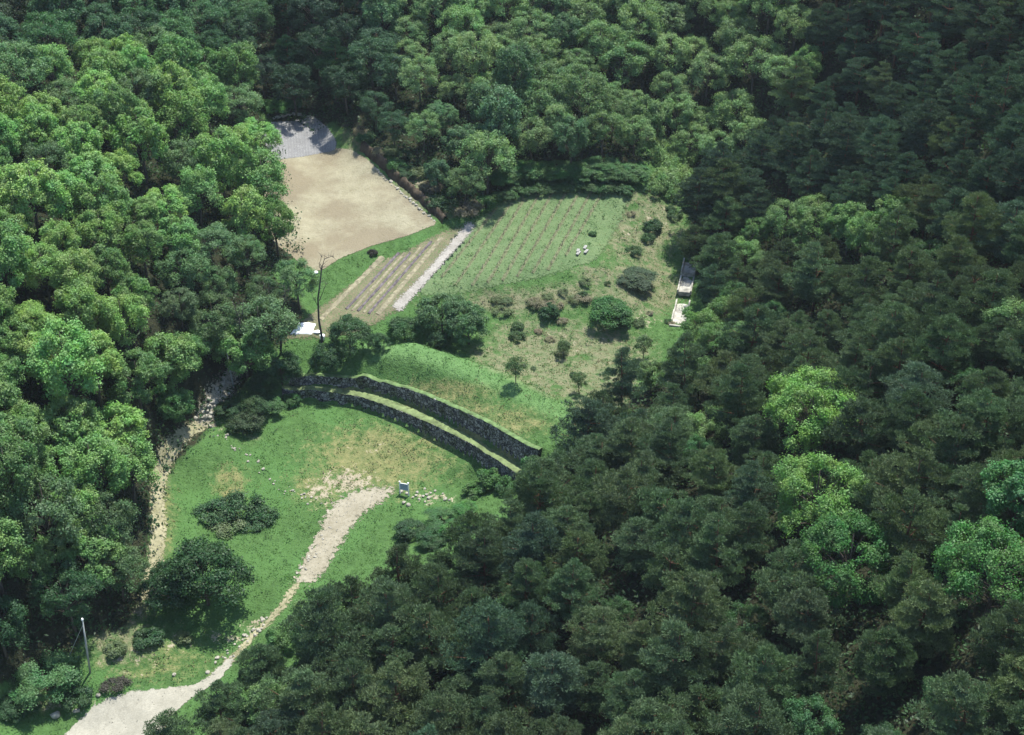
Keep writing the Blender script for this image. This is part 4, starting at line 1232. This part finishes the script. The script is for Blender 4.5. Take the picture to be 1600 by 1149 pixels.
# ------------------------------------------------------------------ vineyard rows
def ribbon(path, width, height, name, mat, parent=None, n=5, seed=0, lift=0.05):
    """a low rounded ridge following the ground"""
    r = np.random.default_rng(seed)
    p = resample(path[:, :2], 0.35)
    t = np.gradient(p, axis=0); t /= np.linalg.norm(t, axis=1, keepdims=True) + 1e-9
    nn = np.stack([-t[:, 1], t[:, 0]], 1)
    V = []
    for i in range(len(p)):
        w = width * (1 + 0.12 * r.normal())
        for k in range(n):
            a = -0.5 + k / (n - 1)
            q = p[i] + nn[i] * w * a
            hh = height * (1 - (2 * a) ** 2) * (1 + 0.15 * r.normal())
            V.append((q[0], q[1], float(hgt(q[0], q[1])) + lift + hh - (0.06 if k in (0, n - 1) else 0)))
    m = len(p)
    q = (np.arange(m - 1)[:, None] * n + np.arange(n - 1)[None]); q = np.stack([q, q + 1, q + n + 1, q + n], -1).reshape(-1, 4)
    V = np.array(V)
    if parent is not None: V = V - np.array(parent.location)
    return link(name, mesh_np(name, V, q[:, ::-1], mat, True), parent)
M_RIDGE = plain_mat('vine_row_soil', (0.118, 0.128, 0.070), 0.35, 2.5, 0.95, 0.1, 0.05)
tops = [(775,326),(797,320),(818,314),(840,309),(862,304),(884,302),(905,301),(922,303),(937,309)]
bots = [(690,434),(712,446),(738,447),(762,443),(785,439),(808,433),(832,428),(856,423),(884,400)]
ORD = ['first vine row, nearest the pale bare strip', 'second vine row from the pale bare strip', 'third vine row from the pale bare strip', 'fourth vine row from the pale bare strip', 'middle one of the nine vine rows in the green field',
       'fourth vine row from the right end of the vineyard', 'third vine row from the right end of the vineyard', 'second vine row from the right end of the vineyard', 'last vine row at the right end of the vineyard']
VINES = []
for k in range(6):
    r = np.random.default_rng(60 + k); hh = r.uniform(.32, .55)
    mb = MB().tube([(0, 0, -.05), (r.normal() * .05, r.normal() * .05, hh * .6), (r.normal() * .12, r.normal() * .12, hh)], [.035, .028, .012], 4, False)
    for _ in range(3): mb.tube([(0, 0, hh * .55), (r.normal() * .3, r.normal() * .3, hh * r.uniform(.7, 1.1))], [.018, .006], 3, False)
    c = np.stack([r.normal(size=14) * .24, r.normal(size=14) * .24, r.uniform(.15, .5, 14)], 1)
    v4, f4 = leaves(c, r.normal(size=c.shape) + np.array([0, 0, .6]), np.full(14, .13), np.full(14, .09), r)
    VINES.append((mb.mesh('vine', M_POSTW), mesh_np('vine_leaves', v4, f4, M_GRASSB)))
VPOST = MB().tube([(0, 0, -.2), (0, 0, .8)], .03, 6).mesh('post', M_POSTW)
for i, (a, b) in enumerate(zip(tops, bots)):
    uu = np.linspace(a[0], b[0], 14); vv = np.linspace(a[1], b[1], 14)
    P = G(uu, vv)
    root = empty('vine_row', P[0], ORD[i], 'vine row', 'rows of young vines in the green field')
    ribbon(P, 0.62, 0.06, 'soil_ridge', M_RIDGE, root, 5, i)
    L = resample(P, 1.15)
    for jv, p in enumerate(L):
        x, y = p[0] + random.gauss(0, .05), p[1] + random.gauss(0, .05)
        st, lf = VINES[(jv * 5 + i) % 6]
        z = float(hgt(x, y)) - root.location.z; x -= root.location.x; y -= root.location.y
        vo = link('vine', st, root, (x, y, z)); vo.rotation_euler = (0, 0, random.uniform(0, 6.28))
        lo = link('leaves', lf, vo); lo.color = (0.105, 0.19, 0.062, 1)
        if jv % 4 == 0: link('post', VPOST, root, (x + .1, y, z))

# vegetable beds: dark plastic strips and straw covered beds
M_PLAST = plain_mat('dark_plastic_mulch', (0.100, 0.085, 0.088), 0.6, 1.6, 0.7, 0.2)
M_STRAW = plain_mat('straw_bed', (0.185, 0.168, 0.108), 0.5, 1.8)
for i, (a, b, w) in enumerate([((541,484),(623,396),.62), ((559,487),(641,396),.62), ((576,491),(674,378),.62)]):
    P = G(np.linspace(a[0], b[0], 12), np.linspace(a[1], b[1], 12))
    o = ribbon(P, w * .72, 0.12, 'mulch_strip', M_PLAST, None, 6, 80 + i, 0.06)
    tag(o, ['dark plastic mulch strip on the vegetable plot, left of three', 'dark plastic mulch strip on the vegetable plot, middle of three', 'dark plastic mulch strip on the vegetable plot, right of three'][i], 'mulch strip', 'dark mulch strips on the vegetable plot')
for i, (a, b, w, lab) in enumerate([((500,500),(598,402),.8,'straw coloured bed at the left edge of the vegetable plot'), ((550,486),(632,396),.5,'narrow straw bed between the left and middle dark strips'),
        ((568,489),(657,388),.5,'narrow straw bed between the middle and right dark strips'), ((590,492),(690,372),.8,'straw coloured bed beside the pale bare strip')]):
    P = G(np.linspace(a[0], b[0], 12), np.linspace(a[1], b[1], 12))
    tag(ribbon(P, w, 0.09, 'straw_bed', M_STRAW, None, 5, 90 + i, 0.055), lab, 'planting bed', 'straw beds on the vegetable plot')

M_DITCH_SHADE = plain_mat('ditch_shade_dark', (0.060, 0.048, 0.034), 0.5, 1.5, 0.95, 0.1, 0.05)
P = G([560, 586, 606, 641, 664, 688], [236, 258, 277, 308, 328, 349])
o = ribbon(P + np.array([.7, .35, 0]), 1.2, 1.0, 'ditch_shade_bank', M_DITCH_SHADE, None, 7, 44, 0.02)  # added ridge; its dark colour stands in for shade in the ditch
tag(o, 'added dark bank for the ditch shade along the right edge of the fallow field', 'bank')

# ------------------------------------------------------------------ rocks
def rock_mesh(seed):
    import bmesh
    bm = bmesh.new(); bmesh.ops.create_icosphere(bm, subdivisions=2, radius=0.5)
    r = np.random.default_rng(seed); cut = rand_dirs(7, r)
    for v in bm.verts:
        p = np.array(v.co)
        for c in cut:
            d = p @ c
            lim = 0.30 + 0.1 * (seed % 3) * .5
            if d > lim: p = p - c * (d - lim) * 0.9
        p = p * (1 + 0.06 * r.normal())
        v.co = p * np.array([1.25, 1.0, 0.75])
    me = bpy.data.meshes.new('rock'); bm.to_mesh(me); bm.free()
    me.materials.append(M_ROCK)
    return me
ROCKS = [rock_mesh(500 + k) for k in range(6)]
ROCKN = 0
def rock(u, v, size, label, group):
    global ROCKN
    ROCKN += 1
    g = G1(u, v)
    o = link('rock', ROCKS[ROCKN % 6], None, (g[0], g[1], g[2] + size * .15))
    o.scale = (size, size * random.uniform(.8, 1.2), size * random.uniform(.8, 1.2)); o.rotation_euler = (random.uniform(-.3, .3), random.uniform(-.3, .3), random.uniform(0, 6.28))
    tag(o, label, 'rock', group)
random.seed(31)
sp2 = resample(np.array(STONY, float), 1.0)
for k in range(64):
    p = sp2[random.randrange(len(sp2))]
    rock(p[0] + random.gauss(0, 6), p[1] + random.gauss(0, 3), random.uniform(.28, .75), 'pale rock lying on the stony path between the trees', 'rocks of the stony path')
br2 = resample(np.array([(322,658),(345,682),(372,702),(402,722),(420,745),(445,765),(470,772),(495,790)], float), 1.0)
for k in range(44):
    p = br2[random.randrange(len(br2))]
    rock(p[0] + random.gauss(0, 5), p[1] + random.gauss(0, 3.5), random.uniform(.12, .36) if p[0] > 350 else random.uniform(.25, .5), 'pale rock in the line of stones crossing the lawn', 'stones in a line across the lawn')
for u, v, s in [(631,786,.55),(638,790,.5),(645,778,.35),(650,775,.4),(655,781,.35),(661,776,.4),(667,774,.5),(670,779,.55),(664,785,.3),(664,764,.3),(680,768,.35),(696,781,.5),(702,782,.35),(627,769,.45),(636,772,.4),(692,772,.3),(652,770,.35),(673,771,.3)]:
    rock(u, v, s, 'pale rock in the small heap of stones beside the signboard', 'rocks beside the signboard')
for k in range(26):
    t = random.random(); u = 470 + 55 * t + random.uniform(-9, 9); v = 895 - 85 * t + random.uniform(-6, 6)
    rock(u, v, random.uniform(.15, .4), 'small pale rock along the left edge of the sandy track', 'rocks along the sandy track')
for k in range(30):
    t = random.random(); u = 330 + 85 * t + random.uniform(-9, 9); v = 1050 - 85 * t + random.uniform(-8, 8)
    rock(u, v, random.uniform(.18, .5), 'pale rock along the narrow end of the dirt road', 'rocks along the dirt road')
for u, v, s, lab in [(1078,232,1.2,'white boulder in the upper stream beside the pale willowy shrubs'),(1091,281,.8,'white boulder in the stream above the concrete channel, upper one'),(1087,291,.9,'white boulder in the stream above the concrete channel, lower one'),
        (272,1055,.45,'white rock on the grass just above the dirt road'),(154,1087,.6,'whitish rock on the grass near the leaning pole'),(120,1112,.7,'whitish rock on the grass at the left of the dirt road'),(87,1119,.9,'flat pale stone near the bottom left corner')]:
    rock(u, v, s, lab, None)
fe = resample(np.array([(586,264),(605,282),(640,313),(660,331),(682,349)], float), 1.0)
for k in range(30):
    p = fe[int(k / 30 * len(fe))]
    rock(p[0] + random.gauss(0, 1.2), p[1] + random.gauss(0, 1.0), random.uniform(.25, .55), 'pale kerb rock along the right edge of the fallow field', 'edging stones of the fallow field')
for k in range(22):
    t = k / 21
    rock(428 + 62 * t, 186 - 6 * math.sin(t * 3) + random.gauss(0, .8), random.uniform(.4, .7), 'pale rock in the low bank behind the grey plot', 'stones of the low bank behind the grey plot')

# gravel too small to count
def gravel():
    r = np.random.default_rng(77); V = []; F = []; nV = 0
    P = []
    for poly, n in ((TRACK, 260), (ROAD, 120)):
        g = ground_poly(poly, 10); lo, hi = g.min(0), g.max(0)
        q = r.uniform(lo, hi, (n * 3, 2)); q = q[poly_sdf(q[:, 0], q[:, 1], [tuple(p) for p in g]) > -0.3][:n]; P.append(q)
    for ln, n, w in ((stp, 700, .6), (fp, 150, .5)):
        i = r.integers(0, len(ln) - 1, n); t = r.uniform(size=(n, 1))
        P.append(ln[i, :2] * (1 - t) + ln[i + 1, :2] * t + r.normal(size=(n, 2)) * w * .7)
    P = np.concatenate(P); z = hgt(P[:, 0], P[:, 1])
    base = np.array([(1, 0, 0), (-1, 0, 0), (0, 1, 0), (0, -1, 0), (0, 0, 1), (0, 0, -1)], float)
    fc = np.array([(0, 2, 4), (2, 1, 4), (1, 3, 4), (3, 0, 4), (2, 0, 5), (1, 2, 5), (3, 1, 5), (0, 3, 5)])
    s = r.uniform(.03, .09, (len(P), 1, 1)) * r.uniform(.6, 1.3, (len(P), 6, 1))
    a = r.uniform(0, 6.28, len(P)); ca, sa = np.cos(a), np.sin(a)
    b = np.repeat(base[None], len(P), 0) * s
    x = b[..., 0] * ca[:, None] - b[..., 1] * sa[:, None]; y = b[..., 0] * sa[:, None] + b[..., 1] * ca[:, None]
    V = np.stack([x + P[:, :1], y + P[:, 1:], b[..., 2] * .7 + z[:, None] + .07], -1).reshape(-1, 3)
    F = (fc[None] + 6 * np.arange(len(P))[:, None, None]).reshape(-1, 3)
    return stuff(link('gravel', mesh_np('gravel', V, F, M_ROCK)), 'small pale stones strewn over tracks and paths', 'gravel')
gravel()

# ------------------------------------------------------------------ concrete channel on the right
a = G1(1080, 398); b = G1(1058, 510)
def channel():
    root = empty('concrete_channel', b, 'stepped pale concrete channel half hidden by pines right of the scrub', 'channel')
    B = Vector(b); A = Vector(a); ax = (A - B); L = ax.xy.length; ang = math.atan2(ax.y, ax.x)
    nx = 4
    for k in range(nx):
        t0, t1 = k / nx, (k + 1) / nx
        ln = L / nx
        c = B.lerp(A, (t0 + t1) / 2) - B
        z0 = float(hgt(b[0] + c.x, b[1] + c.y)) - b[2] + 0.18
        mb = MB().box((c.x, c.y, z0 - .2), (ln - .02, 1.5, .6), ang); link('floor_slab', mb.mesh('floor_slab', M_CONC), root)
        for s in (-1, 1):
            off = Vector((-sin(ang), cos(ang), 0)) * s * .88
            mb = MB().box((c.x + off.x, c.y + off.y, z0 + .1), (ln + .1, .2, .56), ang); link('side_wall', mb.mesh('side_wall', M_CONC), root)
    m = MB().box((-cos(ang) * .25, -sin(ang) * .25, -.2), (.3, 2.0, 1.0), ang); link('end_sill', m.mesh('end_sill', M_CONC), root)
channel()

# ------------------------------------------------------------------ signboard
M_BOARD = plain_mat('blue_grey_board', (0.26, 0.32, 0.42), 0.12, 2.0, 0.5, 0.4)
def signboard():
    bl = G1(627, 772); br = G1(637, 775)
    c = (bl + br) / 2; c[2] = float(hgt(c[0], c[1]))
    root = empty('signboard', c, 'small blue grey signboard on two white posts at the lower lawn edge', 'sign', None, radians(-16)); root.scale = (.85, .85, .85)
    for sx in (-.62, .62):
        mb = MB().box((sx, 0, .95), (.13, .13, 2.3)); mb.box((sx, 0, 2.13), (.19, .19, .09))
        link('post', mb.mesh('post', M_WHITE), root)
    mb = MB().box((0, -.02, 1.38), (1.1, .06, 1.0))
    link('board', mb.mesh('board', M_BOARD), root)
    for zr in (1.91, .85):
        link('rail', MB().box((0, -.02, zr), (1.1, .08, .06)).mesh('rail', M_WHITE), root)
signboard()

# ------------------------------------------------------------------ white sheet and small white things by the vegetable plot
M_SHEET = plain_mat('white_polythene', (0.86, 0.86, 0.85), 0.04, 2.0, 0.4, 0.4)
def plastic_sheet():
    c4 = G([453, 467, 494, 487], [523, 505, 507, 524])
    c = c4.mean(0); n = 16; V = []; r = np.random.default_rng(3)
    for j in range(n + 1):
        for i in range(n + 1):
            s, t = i / n, j / n
            p = (c4[0] * (1 - s) * (1 - t) + c4[3] * s * (1 - t) + c4[1] * (1 - s) * t + c4[2] * s * t)
            e = min(s, 1 - s, t, 1 - t)
            V.append((p[0] - c[0], p[1] - c[1], float(hgt(p[0], p[1])) - c[2] + 0.04 + .16 * min(1, e * 12) ** .6 + .03 * math.sin(9 * s + 3 * t) * min(1, e * 8) + r.normal() * .008))
    q = (np.arange(n)[:, None] * (n + 1) + np.arange(n)[None]); q = np.stack([q, q + 1, q + n + 2, q + n + 1], -1).reshape(-1, 4)
    o = link('plastic_sheet', mesh_np('plastic_sheet', np.array(V), q, M_SHEET, True), None, c)
    tag(o, 'bright white plastic sheet spread over a low bed left of the tall bare tree', 'plastic sheet')
plastic_sheet()
def lump(name, u, v, size, label, cat, lift=0.0):
    g = G1(u, v); me = rock_mesh(900 + int(u)); me.materials.clear(); me.materials.append(M_SHEET)
    for p in me.polygons: p.use_smooth = True
    o = link(name, me, None, (g[0], g[1], g[2] + size[2] * .3 + lift)); o.scale = size
    tag(o, label, cat)
lump('white_sack', 490, 428, (1.0, .8, .6), 'white sack lying at the lower corner of the fallow field', 'sack')
lump('white_sack', 495, 520, (1.1, .7, .5), 'white sack just right of the bright white plastic sheet', 'sack')
g = G1(504, 531)
mb = MB().tube([(0, 0, 0), (0, 0, .05), (0, 0, .62), (0, 0, .70)], [.26, .30, .34, .30], 14)
o = link('bucket', mb.mesh('bucket', M_SHEET, True), None, g); tag(o, 'small white bucket at the foot of the tall bare tree', 'bucket')

# white boards on the vineyard
for k, (du, dv, rz, ln) in enumerate([(0, 0, .0, 1.1), (3, -5, .05, .9), (-3, 5, -.06, 1.0), (1, 2, .2, .8)]):
    p0 = G1(903, 402); p1 = G1(917, 383)
    ang = math.atan2(p1[1] - p0[1], p1[0] - p0[0])
    g = G1(909 + du, 393 + dv); o_ = (k - 1.5) * .42; g = np.array([g[0] - sin(ang) * o_, g[1] + cos(ang) * o_, 0]); g[2] = float(hgt(g[0], g[1]))
    mb = MB().box((0, 0, 0), (ln, .38, .12)); mb.box((0, 0, -.09), (ln * .9, .06, .1))
    o = link('white_board', mb.mesh('white_board', M_DULL), None, (g[0], g[1], g[2] + .22)); o.rotation_euler = (random.uniform(-.1, .1), random.uniform(-.05, .05), ang + rz)
    tag(o, 'whitish board in the small heap at the right of the vineyard', 'board', 'white boards heaped in the vineyard')

# ------------------------------------------------------------------ poles and bare trees
def at_plane(base, u, v):
    """point straight above the base's own distance (same y) seen at (u, v)"""
    a = (u - 800) / FPX; b2 = (574.5 - v) / FPX
    dy = cp + b2 * sp_; t = base[1] / dy
    return Vector((a * t, base[1], CAM_H + (-sp_ + b2 * cp) * t))
M_POLE = plain_mat('grey_concrete_pole', (0.27, 0.29, 0.27), 0.15, 3.0)
def pole(ub, vb, ut_, vt_, label, guy=None, r0=.11):
    B = Vector(G1(ub, vb)); T = at_plane(B, ut_, vt_)
    root = empty('utility_pole', B, label, 'utility pole')
    d = T - B
    link('shaft', MB().tube([d * -.05, d * .5, d], [r0, r0 * .85, r0 * .65], 10).mesh('shaft', M_POLE, True), root)
    if guy:
        link('insulator', MB().tube([d, d + Vector((0, 0, .15)), d + Vector((0, 0, .3))], [.09, .13, .08], 8).mesh('insulator', M_WHITE, True), root)
        e = Vector(G1(*guy)) - B
        link('guy_wire', MB().tube([d * .93, e], .025, 5).mesh('guy_wire', M_POLE), root)
pole(141, 1051, 129, 970, 'leaning grey utility pole on the rough slope above the dirt road', (104, 1034))
pole(365, 606, 354, 549, 'short weathered grey pole leaning beside the stony path', None, .11)

def bare_tree(base_px, limbs, label, r0, mat=M_DEADWOOD, seed=0):
    """limbs: lists of pixel points in the tree's own plane; the first is the trunk"""
    B = Vector(G1(*base_px)); rr = random.Random(seed)
    root = empty('bare_tree', B, label, 'bare tree')
    for k, (pts, ra, rb) in enumerate(limbs):
        P = []
        for j, (u, v) in enumerate(pts):
            p = at_plane(B, u, v) - B
            p.y += rr.uniform(-.25, .25) * j * .6 * (1 if k else .4)
            P.append(p)
        n = len(P)
        rad = [ra + (rb - ra) * j / (n - 1) for j in range(n)]
        mb = MB().tube(P, rad, 7)
        for j in range(1, n):                                       # twigs
            for _ in range(3 if k else 2):
                if k == 0 and j < n - 3: continue
                t = P[j].lerp(P[j - 1], rr.random())
                e = t + Vector((rr.uniform(-1, 1) * .9, rr.uniform(-.7, .7), rr.uniform(.1, .9)))
                mid = t.lerp(e, .5) + Vector((rr.uniform(-.1, .1), 0, .08))
                mb.tube([t, mid, e], [.03, .02, .006], 4, False)
        link('trunk' if k == 0 else 'branch', mb.mesh('trunk' if k == 0 else 'branch', mat, True), root)
bare_tree((502, 553), [([(502,556),(503,528),(498,500),(497,466),(501,435),(503,415)], .17, .07), ([(503,418),(507,405),(519,401),(524,403)], .06, .015), ([(502,425),(499,412),(504,399)], .05, .012),
                       ([(499,470),(508,448),(513,440)], .05, .012), ([(498,480),(490,466),(486,458)], .045, .012)], 'tall bare dead tree standing by the white plastic sheet', .17, seed=1)
bare_tree((439, 553), [([(439,555),(439,530),(436,508),(434,498)], .15, .11), ([(434,500),(426,480),(420,462),(419,445)], .10, .02), ([(435,500),(441,485),(446,462),(444,448)], .10, .02), ([(443,478),(449,466),(452,452)], .05, .01)],
          'forked bare tree in front of the left wood, left of the white sheet', .15, seed=2)
bare_tree((377, 589), [([(377,592),(377,560),(376,525),(374,498)], .16, .10), ([(374,500),(368,485),(362,470)], .08, .015), ([(375,503),(380,484),(379,468)], .08, .015), ([(376,530),(384,512),(390,500)], .06, .012)],
          'bare tree rising in front of the upper stony path', .16, seed=3)
bare_tree((385, 566), [([(385,568),(383,548),(380,530),(381,508)], .10, .04), ([(381,530),(388,515),(390,506)], .04, .01)], 'slim bare tree beside the upper end of the stony path', .1, seed=4)

# ------------------------------------------------------------------ the faint bluish air between the camera and the hillsides
def haze():
    m, nt, out = new_mat('haze')
    v = N(nt, 'ShaderNodeVolumePrincipled', ins={'Density': 0.00008, 'Anisotropy': 0.2})
    v.inputs['Color'].default_value = (0.80, 0.90, 1.0, 1)
    nt.links.new(v.outputs[0], out.inputs['Volume'])
    z0 = float(ZZ.min()) - 1.0
    mb = MB().box((0, 300, (z0 + 135) / 2), (1000, 720, 135 - z0))
    o = link('haze', mb.mesh('haze', m))
    stuff(o, 'thin bluish haze over the valley', 'haze')
haze()
